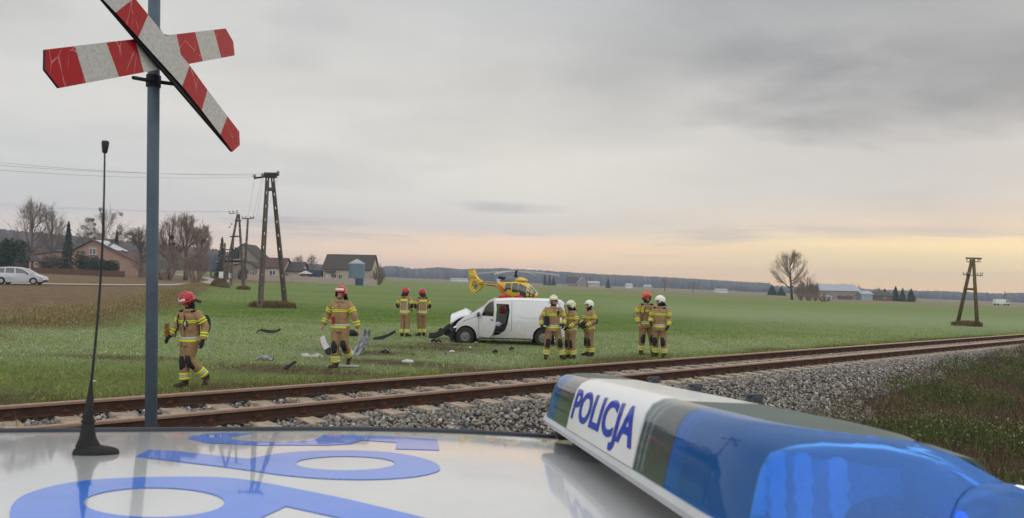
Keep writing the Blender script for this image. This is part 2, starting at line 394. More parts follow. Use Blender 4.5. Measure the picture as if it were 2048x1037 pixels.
# ---------------------------------------------------------------- scattered stuff
rs = np.random.RandomState(11)
def setrnd(me, arr):
    a = me.attributes.new('rnd', 'FLOAT', 'POINT'); a.data.foreach_set('value', arr.astype('f'))
def stuff(name, label, me, mt):
    o = bpy.data.objects.new(name, me); COL.objects.link(o); me.materials.append(mt)
    return tag(o, label, None, None, 'stuff')
def blades(name, label, P, h, w, rnd, mt, lean=.5, bend=False):
    n = len(P); a = rs.uniform(0, 6.283, n); dx = np.cos(a)*w/2; dy = np.sin(a)*w/2
    b = rs.uniform(0, 6.283, n); l = rs.uniform(0, lean, n)*h
    v = np.empty((n, 3, 3))
    v[:, 0] = P+np.stack([dx, dy, -0.01+0*h], -1); v[:, 1] = P-np.stack([dx, dy, 0.01+0*h], -1)
    v[:, 2] = P+np.stack([np.cos(b)*l, np.sin(b)*l, h], -1)
    me = bpy.data.meshes.new(name); fastmesh(me, v.reshape(-1, 3), np.arange(3*n).reshape(n, 3)); setrnd(me, np.repeat(rnd, 3))
    return stuff(name, label, me, mt)
def leaves(P, s, up=.5):                         # small quads, free orientation
    n = len(P); a = rs.normal(size=(n, 3)); a /= np.linalg.norm(a, axis=1)[:, None]
    b = np.cross(a, rs.normal(size=(n, 3))); b /= np.linalg.norm(b, axis=1)[:, None]
    s = np.asarray(s).reshape(-1, 1)*np.ones((n, 1))
    v = np.stack([P-a*s, P+b*s*.5, P+a*s, P-b*s*.5], 1); return v.reshape(-1, 3), np.arange(4*n).reshape(n, 4)
def stones(name, label, P, size, mt):
    n = len(P); cube = np.array([[-1,-1,-1],[1,-1,-1],[1,1,-1],[-1,1,-1],[-1,-1,1],[1,-1,1],[1,1,1],[-1,1,1]], float)*.5
    v = cube[None]*rs.uniform(.55, 1.25, (n, 8, 3))*np.stack([rs.uniform(.7, 1.3, n), rs.uniform(.6, 1.1, n), rs.uniform(.5, .9, n)], -1)[:, None]
    q_ = rs.normal(size=(n, 4)); q_ /= np.linalg.norm(q_, axis=1)[:, None]; w_, x_, y_, z_ = q_.T
    Rm = np.stack([1-2*(y_*y_+z_*z_), 2*(x_*y_-z_*w_), 2*(x_*z_+y_*w_), 2*(x_*y_+z_*w_), 1-2*(x_*x_+z_*z_), 2*(y_*z_-x_*w_), 2*(x_*z_-y_*w_), 2*(y_*z_+x_*w_), 1-2*(x_*x_+y_*y_)], -1).reshape(n, 3, 3)
    v = np.einsum('nij,nkj->nki', Rm, v)*size[:, None, None]+P[:, None]
    f = np.array([[3,2,1,0],[4,5,6,7],[0,1,5,4],[1,2,6,5],[2,3,7,6],[3,0,4,7]])[None]+np.arange(n)[:, None, None]*8
    me = bpy.data.meshes.new(name); fastmesh(me, v.reshape(-1, 3), f.reshape(-1, 4)); setrnd(me, np.repeat(rs.uniform(0, 1, n), 8))
    return stuff(name, label, me, mt)
def uv2xy(u, v): return u*TD.x+(v+V0)*ND.x, u*TD.y+(v+V0)*ND.y
M_stone = rmat('ballast_stone', [(.055,.057,.062), (.17,.17,.17), (.27,.23,.18), (.10,.105,.115), (.34,.31,.27), (.19,.145,.10), (.14,.14,.135), (.48,.44,.39)])
def strip(n, u0, u1, v0, v1, k=1.0):
    u = u0+(u1-u0)*rs.uniform(0, 1, n)**k; v = rs.uniform(v0, v1, n); return u, v
us, vs = [], []
for n, u0, u1, v0, v1, k in ((62000, -3, 46, -3.9, -.12, 1.35), (16000, -3, 40, .12, 1.40, 1.3), (15000, -4, 40, 1.6, 3.5, 1.3)):
    a, b = strip(n, u0, u1, v0, v1, k); us.append(a); vs.append(b)
u = np.concatenate(us); v = np.concatenate(vs); x, y = uv2xy(u, v)
w_ = wob(x*3, y*3)
keep = (v > np.interp(u, UB, VB)+w_*.9-.25*rs.uniform(0, 1, len(u))) & (v < 3.1-w_*1.6+.25*rs.uniform(-1, 1, len(u))) & (rs.uniform(0, 1, len(u)) < np.where(v > 2.2, .55, 1))
u, v, x, y = u[keep], v[keep], x[keep], y[keep]
off_ = np.abs(((u+4) % .62)-.0); off_ = np.minimum(off_, .62-off_); kp = ~((off_ < .135) & (v > -.50) & (v < 1.98) & (rs.uniform(0, 1, len(u)) < .80)); u, v, x, y = u[kp], v[kp], x[kp], y[kp]
sz = rs.uniform(.024, .062, len(u))
z = TZ(x, y)+sz*.25+rs.uniform(-.01, .02, len(u))
stones('ballast_gravel', 'grey and tan crushed stone ballast around and below the rails', np.stack([x, y, z], -1), sz, M_stone)
# short frosty crop on the field
def wedge(n, y0, y1, pw=.5, m=1.06):
    t_ = rs.uniform(0, 1, n); yy = np.sqrt(y0*y0+(y1*y1-y0*y0)*t_**(1/(2*pw))) if pw != .5 else np.sqrt(y0*y0+(y1*y1-y0*y0)*t_)
    xx = rs.uniform(-.70*m, .70*m, n)*yy; return xx, yy
def crop_pts(n, y0, y1, pw): return wedge(n, y0, y1, pw)
x1, y1 = wedge(430000, 12, 60, .38)
vv = x1*ND.x+y1*ND.y-V0; xb_ = np.interp(y1, VY, VX); w_ = wob(x1*3, y1*3)
dmask = np.exp(-((vv-4.6)/1.1)**2)*sstep(-.1, .35, wob(x1*2.5+3, y1*2.5))*1.2
for (px, py, rx, ry) in ((850, 697, 2.0, .9), (800, 725, 1.9, .7), (640, 745, 2.2, .6), (900, 690, 1.4, .6)):
    p = gp(px, py); dmask = dmask+.8*np.exp(-(((x1-p.x)/rx)**2+((y1-p.y)/ry)**2))
k = (rs.uniform(0, 1, len(x1)) > sstep(30, 62, y1)) & (vv > 3.0-w_*.8) & (x1 > xb_-.3) & (rs.uniform(0, 1, len(x1)) > np.clip(dmask, 0, .85))
x1, y1, vv, w_ = x1[k], y1[k], vv[k], w_[k]
frost = sstep(15, 19, y1)*(1-sstep(31, 40, y1+w_*5))*sstep(4.0, 6.5, vv+w_*2.5)
fr = rs.uniform(0, 1, len(x1)) < frost*.20*(sstep(-.5, .4, wob(x1*1.7, y1*1.7))+.15)
cn_ = wob(x1*5+4, y1*5)*.9+wob(x1*1.5, y1*1.5+7)*.7
rn = np.where(fr, rs.uniform(.80, 1, len(x1)), np.clip(.36+cn_*.55+rs.normal(0, .16, len(x1)), 0, .74))
M_blade = rmat('crop_leaf', [(.05,.085,.014), (.14,.235,.03), (.23,.335,.05), (.22,.20,.07), (.21,.315,.05), (.32,.40,.17), (.56,.60,.46)])
hh = rs.uniform(.018, .058, len(x1))*(.8+.4*rs.uniform(0, 1, len(x1)))*np.where(vv < 5.5, 1.5, 1)*(1+1.1*np.clip(wob(x1*5+4, y1*5), -.6, .6))
blades('crop_grass', 'short winter crop dusted with frost covering the field', np.stack([x1, y1, TZ(x1, y1)], -1), hh, .010+.0005*y1, rn, M_blade, 1.8)
# dry grass on the bank at the left and along the ballast
M_dry = rmat('dry_grass_leaf', [(.17,.12,.055), (.29,.22,.11), (.42,.34,.20), (.20,.16,.07), (.13,.145,.05), (.30,.21,.11), (.10,.075,.04)])
n = 75000; yy = 14+90*rs.uniform(0, 1, n)**1.7; a_ = np.interp(yy, VY, VX); b_ = np.interp(yy, BY, BX)
tt = rs.uniform(-.12, 1.35, n); xx = a_+(b_-a_)*tt+rs.normal(0, .3, n)
cl = sstep(-.35, .35, wob(xx*2, yy*2))
hh = (.06+.25*cl*rs.uniform(.3, 1, n))*np.where(tt > 1.05, .5, 1)*np.clip(.35+tt*1.3, .3, 1)
blades('dry_bank_grass', 'tall tawny dry grass on the bank beside the ploughed field', np.stack([xx, yy, TZ(xx, yy)], -1), hh, .015+.0005*yy, rs.uniform(0, 1, n), M_dry, .8)
n = 26000; u = rs.uniform(-4, 50, n); v = np.where(rs.uniform(0, 1, n) < .75, rs.normal(3.7, .45, n), rs.uniform(-.2, 1.6, n))
x, y = uv2xy(u, v); kp = (wob(x*1.3, y*1.3) > -.12) & ((v > 2) | (wob(x*3.1+9, y*3.1) > .22)); x, y, v = x[kp], y[kp], v[kp]
hh = rs.uniform(.05, .22, len(x))
blades('track_edge_weeds', 'brown and green weeds growing along the rails and ballast edge', np.stack([x, y, TZ(x, y)], -1), hh, .012, rs.uniform(0, 1, len(x)), rmat('weed_leaf', [(.14,.10,.05), (.08,.10,.03), (.20,.15,.07), (.07,.10,.025), (.16,.09,.05), (.10,.15,.04)]), .9)
# rough bank this side of the track
n = 90000; u = -2+44*rs.uniform(0, 1, n)**1.2; vbn = np.interp(u, UB, VB); v = vbn+.35-rs.uniform(0, 1, n)**.9*7.5
x, y = uv2xy(u, v); kp = (x > .5) & (y > 4.5) & (np.abs(x/y) < .8); x, y, u, v = x[kp], y[kp], u[kp], v[kp]
gr = wob(x*2.2+2, y*2.2)
rn = np.where(gr > .15, rs.uniform(.0, .5, len(x)), rs.uniform(.42, 1, len(x)))
hh = rs.uniform(.06, .26, len(x))*(1+.8*wob(x*5, y*5))+np.clip(gr, 0, .4)*.35
blades('bank_grass', 'dark wiry grass and dead stalks on the near side bank', np.stack([x, y, TZ(x, y)], -1), hh, .014, rn, rmat('bank_leaf', [(.045,.065,.018), (.11,.15,.035), (.07,.08,.025), (.035,.024,.018), (.085,.05,.032), (.20,.14,.075), (.05,.03,.022)]), .9)
n = 60000; u = 3+34*rs.uniform(0, 1, n)**1.1; vbn = np.interp(u, UB, VB); v = vbn+.1-rs.uniform(0, 1, n)*6
x, y = uv2xy(u, v); g = wob(x*2.2+2, y*2.2); kp = (g > .15-.10*rs.uniform(0, 1, len(g))) & (rs.uniform(0, 1, len(g)) < .55) & (x > 1) & (y > 5); x, y, g = x[kp], y[kp], g[kp]
Pl = np.stack([x, y, TZ(x, y)+.04+rs.uniform(0, 1, len(x))*(.10+.9*np.clip(g, 0, .35))], -1)
vl, fl = leaves(Pl, rs.uniform(.015, .035, len(x))); me = bpy.data.meshes.new('weed_clumps'); fastmesh(me, vl, fl); setrnd(me, np.repeat(rs.uniform(0, 1, len(x)), 4))
stuff('weed_clumps', 'low green leafy weed clumps on the near side bank', me, rmat('clump_leaf', [(.045,.06,.018), (.13,.155,.05), (.08,.09,.03), (.21,.24,.09), (.10,.07,.03), (.06,.04,.025)]))
# ---------------------------------------------------------------- rails and sleepers
M_rust = mat('rail_rust', (.034,.019,.014), (.075,.040,.027), 9, .85, 0, .4, 60)
M_head = mat('rail_head', (.26,.165,.12), (.34,.23,.18), 14, .5, .3, .1)
M_conc = mat('sleeper_concrete', (.40,.33,.25), (.20,.155,.115), 6, .9, 0, .5, 50, contrast=3)
M_clip = mat('fastening_rust', (.055,.028,.018), (.11,.05,.03), 30, .8, .2, .3)
def line_pt(u, v, z): x, y = uv2xy(u, v); return Vector((x, y, z-SL*x))
for v0_, lab in ((0.0, 'nearer rusty steel rail of the single track'), (1.5, 'farther rusty steel rail of the single track')):
    o = thing('rail', lab, 'rail', line_pt(10, v0_, .33))
    o.rotation_euler = (0, 0, 0)
    prof = [(-.065,0),(.065,0),(.065,.012),(.012,.030),(.010,.115),(.034,.125),(.034,.132)]
    prof = prof+[(-a, b) for a, b in reversed(prof[2:])]
    for nm, pr, mt_ in (('rail_web', prof, M_rust), ('rail_head', [(-.035,.1325),(.035,.1325),(.036,.160),(.028,.170),(-.028,.170),(-.036,.160)], M_head)):
        mb = MB(); rings = []
        for uu in np.arange(-16, 200, 4.0):
            rings.append([line_pt(uu, v0_+a, .33+b)-o.location for a, b in pr])
        mb.loft(rings); mb.build(nm, mt_, o)
sl0 = thing('railway_sleeper', 'pale concrete railway sleeper set in the ballast under both rails', 'railway sleeper', (0,0,0), 0, 'concrete sleepers under the rails')
ang = math.atan2(TD.y, TD.x)
mb = MB(); mb.loft([[Vector((x_, y_, z_)) for x_, z_ in ((-.15,-.16),(.15,-.16),(.12,0),(-.12,0))] for y_ in (-.52, 2.02)]); mb.build('sleeper_block', M_conc, sl0, bevel=.012)
for yv in (0, 1.5):
    for s in (-1, 1):
        mb = MB(); mb.box((0, yv+s*.10, .012), (.16,.09,.02)); mb.tube([(0,yv+s*.10,.02),(0,yv+s*.10,.085)], .017, 6); mb.box((0,yv+s*.085,.045),(.09,.06,.03))
        mb.lathe([(.032,.05),(.032,.075)], (0,yv+s*.10,0), 6)
        mb.build('rail_fastening', M_clip, sl0)
sl0.rotation_euler = Matrix((TD.normalized()+Vector((0,0,-SL*TD.x)), ND.normalized()+Vector((0,0,-SL*ND.x)), Vector((SL,0,1)))).transposed().to_euler()
for i in range(90):
    o = sl0 if i == 0 else dup(sl0)
    o.location = line_pt(-4+i*.62, 0, .332)
# ---------------------------------------------------------------- police car frame
YC = (F0 + CR*((834-W/2)/F) + CU*((H/2-674)/F)).normalized()
XC = YC.cross(Vector((0,0,1))).normalized(); ZC = XC.cross(YC)
B0 = at(1072, 829, 2.0)
OC = B0 - YC*.585 - ZC*.035
MC = Matrix((XC, YC, ZC)).transposed().to_4x4(); MC.translation = OC
MCI = MC.inverted()
# ---------------------------------------------------------------- police car in front of the camera
def glassy(name, tint, dens, rough=.05, gl=(1,1,1), body=None, bodyw=0.0):
    m = bpy.data.materials.new(name); m.use_nodes = True; t = m.node_tree; t.nodes.clear()
    o = t.nodes.new('ShaderNodeOutputMaterial'); tr = t.nodes.new('ShaderNodeBsdfTransparent'); tr.inputs[0].default_value = (*tint, 1)
    g = t.nodes.new('ShaderNodeBsdfGlossy'); g.inputs['Roughness'].default_value = rough; g.inputs['Color'].default_value = (*gl, 1)
    fr = t.nodes.new('ShaderNodeFresnel'); fr.inputs['IOR'].default_value = 1.5
    last = tr.outputs[0]
    if body:
        d = t.nodes.new('ShaderNodeBsdfDiffuse'); d.inputs[0].default_value = (*body, 1)
        mx = t.nodes.new('ShaderNodeMixShader'); mx.inputs[0].default_value = bodyw; t.links.new(last, mx.inputs[1]); t.links.new(d.outputs[0], mx.inputs[2]); last = mx.outputs[0]
    mx = t.nodes.new('ShaderNodeMixShader'); t.links.new(nmath('ADD', fr.outputs[0], dens, clamp=True, t=t), mx.inputs[0]); t.links.new(last, mx.inputs[1]); t.links.new(g.outputs[0], mx.inputs[2])
    t.links.new(mx.outputs[0], o.inputs[0]); return m
M_silver = mat('silver_paint', (.60,.615,.625), (.54,.555,.565), 9, .22, .15, .02, 200, coat=1, detail=8)
M_text = mat('lettering_blue', (.010,.040,.42), (.009,.035,.38), 5, .3, 0, coat=.3)
M_decal = mat('blue_foil', (.012,.16,.74), (.011,.145,.66), 5, .25, 0, coat=.75)
M_black = mat('black_plastic', (.02,.02,.022), (.035,.035,.037), 20, .5, 0, .2, 80)
M_rubber = mat('black_rubber', (.018,.018,.018), (.03,.03,.03), 20, .75, 0, .3, 60)
M_trim = mat('roof_trim', (.03,.035,.045), (.045,.05,.06), 8, .35)
M_dglass = mat('dark_glass', (.012,.016,.018), (.02,.024,.026), 2, .04, coat=1, spec=.9)
M_white = mat('white_plastic', (.74,.75,.75), (.68,.69,.69), 6, .3, coat=.3)
M_tray = mat('grey_tray', (.50,.51,.52), (.42,.43,.44), 12, .4)
M_glow = mat('glow_reflector', (.45,.65,.9), (.2,.4,.8), 40, .2, .3, .8, 60, emis=((.14,.48,1.0), .35), contrast=4)  # blue glow put into the reflectors themselves to brighten the lens
M_chrome = mat('reflector_chrome', (.75,.78,.82), (.45,.48,.52), 12, .12, 1.0, .3, 30)
M_blue = glassy('blue_lens', (.42,.72,1.0), .01, .035, (.8,.88,1), (.05,.30,.95), .27)
M_clear = glassy('clear_lens', (.62,.72,.72), .03, .07, body=(.16,.22,.23), bodyw=.28)
M_lid = mat('smoked_lens', (.075,.11,.10), (.06,.09,.08), 8, .5, spec=.25)
M_rim = mat('alloy', (.42,.43,.44), (.30,.31,.32), 8, .35, .7)
t = M_silver.node_tree; b = t.nodes['Principled BSDF']; tcn = t.nodes.new('ShaderNodeTexCoord')   # dust and dried drops
sp1 = noise(tcn.outputs['Object'], 90, 3, .7, t); sp2 = noise(tcn.outputs['Object'], 2.5, 5, .6, t)
f = nmath('MULTIPLY', nmath('MULTIPLY', nmath('SUBTRACT', sp1, .62, t=t), 9, clamp=True, t=t), nmath('MULTIPLY', nmath('SUBTRACT', sp2, .40, t=t), 4, clamp=True, t=t), t=t)
t.links.new(mixc(nmath('MULTIPLY', f, .6, t=t), b.inputs['Base Color'].links[0].from_socket, (.36,.34,.30), t), b.inputs['Base Color'])
t.links.new(nmath('ADD', .02, nmath('ADD', nmath('MULTIPLY', f, .25, t=t), nmath('MULTIPLY', sp2, .06, t=t), t=t), t=t), b.inputs['Coat Roughness'])
car = thing('police_car', 'silver police car roof with big blue characters seen close up in the foreground', 'police car')
car.matrix_world = MC
YM = -.1; HWR = .63
def roofz(x, y):
    zx = .016-.055*max(0, x+.62)**2-.012*max(0, -x-1.2)**2
    return zx-.010*((y-YM)/HWR)**2-.0*abs(y)
def rz(x, y):
    return roofz(x, y)-.05*max(0, abs(y-YM)/HWR-.93)**1.0
mb = MB(); xs = list(np.linspace(-1.85, .62, 60)); ys = [YM+HWR*s for s in list(np.linspace(-1, 1, 41))]
mb.add([(x, y, rz(x, y)) for x in xs for y in ys], [(i*41+j, i*41+j+1, (i+1)*41+j+1, (i+1)*41+j) for i in range(59) for j in range(40)])
mb.add([(x, y, rz(x, y)-.03) for x in xs for y in ys], [(i*41+j, (i+1)*41+j, (i+1)*41+j+1, i*41+j+1) for i in range(59) for j in range(40)])
roof = mb.build('roof', M_silver, car, True)
for s in (-1, 1):
    mb = MB(); y = YM+s*(HWR+.004); mb.tube([(x, y, rz(x, YM+s*HWR)+.001) for x in xs], .0085, 8, flat=1.0); mb.build('roof_trim', M_trim, car, True)
def onroof(px, py, lift=.0009):
    o = MCI @ CP; d = MCI.to_3x3() @ (F0 + CR*((px-W/2)/F) + CU*((H/2-py)/F)); p = None; zz = 0
    for _ in range(8):
        p = o+d*((zz-o.z)/d.z); zz = rz(p.x, p.y)
    return (p.x, p.y)
def decal(name, outer, holes, lab=None):
    mb = MB(); O = [onroof(*p) for p in outer]; Hs = [[onroof(*p) for p in h] for h in holes]
    mb.panel(O, Hs, lambda u, v, w: (u, v, rz(u, v)+.0006+w), .0005, .035)
    return mb.build('roof_marking', M_decal, roof)
def ellp(cx, cy, rx, ry, n=40): return [(cx+rx*math.cos(2*math.pi*k/n), cy+ry*math.sin(2*math.pi*k/n)) for k in range(n)]
def smoothp(pts, k=6):                              # Catmull-Rom through the points, closed
    n = len(pts); out = []
    for i in range(n):
        p0, p1, p2, p3 = [np.array(pts[(i+j-1) % n], float) for j in range(4)]
        if len(pts[i]) > 2 or len(pts[(i+1) % n]) > 2: pass
        for j in range(k):
            t_ = j/k; out.append(tuple(.5*((2*p1)+(-p0+p2)*t_+(2*p0-5*p1+4*p2-p3)*t_*t_+(-p0+3*p1-3*p2+p3)*t_**3)))
    return out
def sopen(pts, k=6):
    pts = [np.array(p, float) for p in pts]; n = len(pts); out = []
    for i in range(n-1):
        p0, p1, p2, p3 = pts[max(i-1, 0)], pts[i], pts[i+1], pts[min(i+2, n-1)]
        for j in range(k):
            t_ = j/k; out.append(tuple(.5*((2*p1)+(-p0+p2)*t_+(2*p0-5*p1+4*p2-p3)*t_*t_+(-p0+3*p1-3*p2+p3)*t_**3)))
    return out+[tuple(pts[-1])]
decal('a', sopen([(24,1042)]+[(19,1030),(27,1008),(52,990),(103,974),(172,962.5),(258,957),(344,955),(430,955.6),(492,961),(551,971)], 5)+[(700,1001),(860,1040),(900,1052),(800,1064),(640,1029),(572,1014),(523,1037)]+[(480,1055),(400,1072),(300,1080),(180,1078),(90,1064),(40,1050)], [ellp(308.5,1006.5,141,29.5)])
decal('b', [(272,914),(298,901),(344,903),(499,919)]+sopen([(537,911),(603,904),(700,902),(768,905),(820,912),(864,924),(880,936),(871,946),(820,956),(734,960.6),(637,958),(551,950)], 5)+[(448,935),(344,923)], [ellp(691,928,99,14)])
decal('c', [(375,878),(389,871),(448,866.5),(506,867),(461,874.5),(463,880),(499,884),(568,886),(620,883),(637,878),(646,870.5),(760,873),(874,880),(879,901.6),(790.6,899),(794,886),(722,881.5),(716,885),(700,889),(654,891.5),(516,891.5),(413,887)], [])
# body below the roof
GZc = -1.46
def ring(x, z0, z1, hw, hwt, n=6):
    pts = []
    for s in (1, -1):
        side = [(hw*.93, z0), (hw, z0+.18), (hw, (z0+z1)/2), (hwt+.03, z1-.06), (hwt-.04, z1)]
        if s < 0: side = side[::-1]
        pts += [(x, YM+s*a, b) for a, b in side]
    return pts
mb = MB(); mb.loft([ring(*a) for a in ((-2.5,-1.15,-.75,.70,.66),(-2.42,-1.25,-.58,.82,.76),(-1.9,-1.28,-.54,.90,.80),(-.9,-1.28,-.55,.91,.82),(.3,-1.28,-.57,.91,.82),(1.1,-1.28,-.60,.90,.78),(1.7,-1.27,-.72,.86,.72),(2.0,-1.2,-.85,.74,.6),(2.06,-1.1,-.95,.6,.5))])
body = mb.build('body', M_silver, car, 2, .01)
def gring(x0, x1, z, hw): return [(x0, YM+hw, z), (x1, YM+hw, z), (x1, YM-hw, z), (x0, YM-hw, z)]
mb = MB(); mb.loft([gring(-2.38, 1.12, -.60, .79), gring(-1.88, .58, -.055, .585)]); mb.build('windows', M_dglass, car)
for x0, x1, xt0, xt1 in ((-2.36,-2.24,-1.88,-1.78), (-1.25,-1.17,-1.14,-1.07), (-.22,-.12,-.24,-.15), (1.02,1.13,.52,.60)):
    for s in (-1, 1):
        mb = MB(); mb.loft([[(x0,YM+s*.80,-.59),(x1,YM+s*.80,-.59),(x1,YM+s*.76,-.59),(x0,YM+s*.76,-.59)],[(xt0,YM+s*.612,-.022),(xt1,YM+s*.612,-.022),(xt1,YM+s*.57,-.022),(xt0,YM+s*.57,-.022)]]); mb.build('pillar', M_silver, car)
for x in (-1.75, 1.25):
    for s in (-1, 1):
        rt = Matrix.Rotation(R(90), 3, 'X')
        w = MB(); w.lathe([(.20,-.1),(.31,-.09),(.315,0),(.31,.09),(.20,.1)], (x, YM+s*.80, GZc+.31), 28, rot=rt); wo_ = w.build('wheel', M_rubber, car, 2)
        w = MB(); w.lathe([(.05,-.105),(.2,-.103),(.2,.103),(.05,.105)], (x, YM+s*.80, GZc+.31), 28, rot=rt); w.build('rim', M_rim, wo_, 2)
# light bar bolted over the roof
bar = thing('light_bar', 'long blue and white emergency light bar with POLICJA lettering on the car roof', 'light bar')
bar.matrix_world = MC
BN, BF = -.80, .60
def sec(y, g=0.0):                                   # cross-section, g shrinks it (inside skin)
    c_ = (BN+BF)/2; h_ = (BF-BN)/2; a = abs(y-c_)/h_
    e1 = max(0, (a-.70)/.30)
    xr = .0+.135*(e1**2.6); xf = .285-.125*(e1**2.2); zt = 1-.04*max(0, (a-.70)/.30)**2-.30*max(0, (a-.93)/.07)**2
    zt2 = .045+(.156-.045)*zt
    P_ = [(xr, .047), (xr+.008, .080), (xr+.016, .108), (xr+.023, .128), (xr+.034, .142), (xr+.050, .1495), (xr+.07, .1500), (max(xf-.10, xr+.09), .1455), (max(xf-.06, xr+.10), .136), (max(xf-.02, xr+.11), .105), (max(xf, xr+.12), .047)]
    P_ = [(x_, .047+(z_-.047)*(zt2-.047)/(.156-.047)) for x_, z_ in P_]
    if g:
        cx_ = (xr+xf)/2; P_ = [(cx_+(x_-cx_)*(1-g*6), .047+(z_-.047)*(1-g*6)) for x_, z_ in P_]
    return P_
def barpart(name, y0, y1, k0, k1, mt, parent=None, inner=0.0, off=0.0, n=None):
    n = n or max(2, int(abs(y1-y0)/.02)+1); mb = MB(); rg = []
    for y in np.linspace(y0, y1, n):
        s_ = sec(y)[k0:k1+1]; o_ = [(x_-off*(1 if i < 5 else 0), z_+off) for i, (x_, z_) in enumerate(s_)]
        th = .0025
        cx_ = .16; rg.append([(x_, y, z_) for x_, z_ in o_]+[(x_+(.003 if x_ < cx_ else -.003), y, z_-.003) for x_, z_ in reversed(o_)])
    mb.loft(rg); return mb.build(name, mt, parent or bar, 2)
mb = MB()
for ye, mt_ in ((BN, M_blue), (BF, M_blue)):
    mb = MB(); s_ = sec(ye); sg_ = 1 if ye > 0 else -1; cx_ = sum(p[0] for p in s_)/len(s_); rg = []
    for k_, dy in ((1.0,.001),(.97,.008),(.88,.014),(.70,.019),(.35,.022)): rg.append([(cx_+(x_-cx_)*k_, ye+sg_*dy, .047+(z_-.047)*k_) for x_, z_ in s_])
    mb.loft(rg); mb.build('end_lens', mt_, bar, 2)
SEG = ((BN, -.462, 'b'), (-.462, -.322, 'c'), (.168, .330, 'c'), (.330, BF, 'b'))
for y0, y1, k_ in SEG:
    barpart('blue_lens' if k_ == 'b' else 'clear_lens', y0+.0005, y1-.0005, 0, 6, M_blue if k_ == 'b' else M_clear)
pan = barpart('text_panel', -.320, .166, 0, 6, M_white, off=.0015)
barpart('smoked_cover', BN+.02, -.36, 6, 10, M_lid); barpart('smoked_cover', .26, BF-.02, 6, 10, M_lid)
barpart('white_lid', -.358, .258, 6, 10, M_white)
for y in (-.30, -.05, .2):
    mb = MB(); mb.box((.205, y, .148), (.016,.03,.010)); mb.box((.205, y, .153), (.028,.012,.006)); mb.build('lid_clip', M_trim, bar, bevel=.002)
mb = MB(); rg = []
for y in np.linspace(BN-.004, BF+.004, 60):
    yy = min(max(y, BN), BF); a = sec(yy)[0][0]; b = sec(yy)[-1][0]
    rg.append([(a-.006, y, .030), (a-.009, y, .040), (a-.004, y, .0465), (b+.004, y, .0465), (b+.008, y, .038), (b+.004, y, .030)])
mb.loft(rg); mb.build('base_tray', M_tray, bar, 2)
for y in (-.62, .42):
    mb = MB(); mb.box((.13, y, .008), (.12,.05,.046)); mb.box((.05, y, .006), (.05,.04,.03)); mb.build('mounting_foot', M_black, bar, bevel=.004)
# lamp parts inside; reflectors and tray carry an added glow
mb = MB()
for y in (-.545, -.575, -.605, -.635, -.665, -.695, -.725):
    mb = MB(); mb.lathe([(.006,.052),(.009,.06),(.006,.07),(.010,.08),(.007,.09),(.0105,.10),(.008,.11),(.009,.122),(.004,.126)], (sec(y)[0][0]+.047, y, 0), 10); mb.build('reflector', M_glow, bar, True)
mb = MB(); mb.box((.060, -.505, .080), (.05,.045,.055)); mb.box((.085,.47,.085),(.05,.08,.062)); mb.build('siren_module', M_black, bar, bevel=.006)
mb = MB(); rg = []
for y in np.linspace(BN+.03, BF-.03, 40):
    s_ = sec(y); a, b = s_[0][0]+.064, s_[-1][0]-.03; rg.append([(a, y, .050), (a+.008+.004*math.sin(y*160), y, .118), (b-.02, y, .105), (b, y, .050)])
mb.loft(rg); mb.build('glow_tray', mat('pale_glow', (.70,.74,.78), (.30,.36,.44), 30, .3, .2, .8, 60, contrast=3, emis=((.08,.32,.9), .05)), bar)  # pale, faintly glowing backing added behind the lens to brighten it
mb = MB(); mb.box((.17, -.66, .09), (.06,.22,.07)); mb.box((.2, -.4, .08), (.05,.10,.05)); mb.box((.17,.46,.09),(.06,.16,.07)); mb.box((.14,.24,.085),(.06,.10,.06)); mb.box((.14,-.40,.085),(.05,.09,.05)); mb.build('lamp_housing', mat('housing_grey', (.30,.36,.42), (.15,.20,.26), 25, .25, .6, .5, 60), bar, bevel=.006)
mb = MB(); mb.ell((.135,-.745,.070), (.05,.03,.022), 20, 12); mb.build('lamp_lens', mat('honeycomb_lens', (.55,.58,.60), (.25,.30,.36), 120, .25, .2, .9, 220, contrast=4), bar, True)
M_led = mat('blue_led', (.02,.06,.9), (.02,.05,.7), 5, .3, emis=((.05,.12,1.0), 2.5))
for q_ in ((.175,-.782,.080), (.038,-.575,.118)):
    mb = MB(); mb.ell(q_, (.0045,.006,.006), 8, 6); mb.build('blue_led', M_led, bar, True)
# lettering
def textmesh(txt, name, fn, mt, parent, offset=0.0, size=1, cuts=()):
    cu = bpy.data.curves.new(name, 'FONT'); cu.body = txt; cu.size = size; cu.offset = offset; cu.resolution_u = 6
    o = bpy.data.objects.new(name, cu); COL.objects.link(o); bpy.context.view_layer.update()
    me = bpy.data.meshes.new_from_object(o.evaluated_get(bpy.context.evaluated_depsgraph_get()))
    bpy.data.objects.remove(o); vs = [v.co.copy() for v in me.vertices]
    x0 = min(v.x for v in vs); x1 = max(v.x for v in vs); y0 = min(v.y for v in vs); y1 = max(v.y for v in vs)
    if cuts:
        bm = bmesh.new(); bm.from_mesh(me)
        for c_ in cuts: bmesh.ops.bisect_plane(bm, geom=bm.verts[:]+bm.edges[:]+bm.faces[:], plane_co=(0, y0+(y1-y0)*c_, 0), plane_no=(0,1,0))
        bm.to_mesh(me); bm.free()
    for v in me.vertices: v.co = fn((v.co.x-x0)/(x1-x0), (v.co.y-y0)/(y1-y0))
    me.name = name; me.materials.clear(); me.materials.append(mt)
    o = bpy.data.objects.new(name, me); COL.objects.link(o)
    if parent is not None: o.parent = parent
    return o
S0 = sec(0.0)
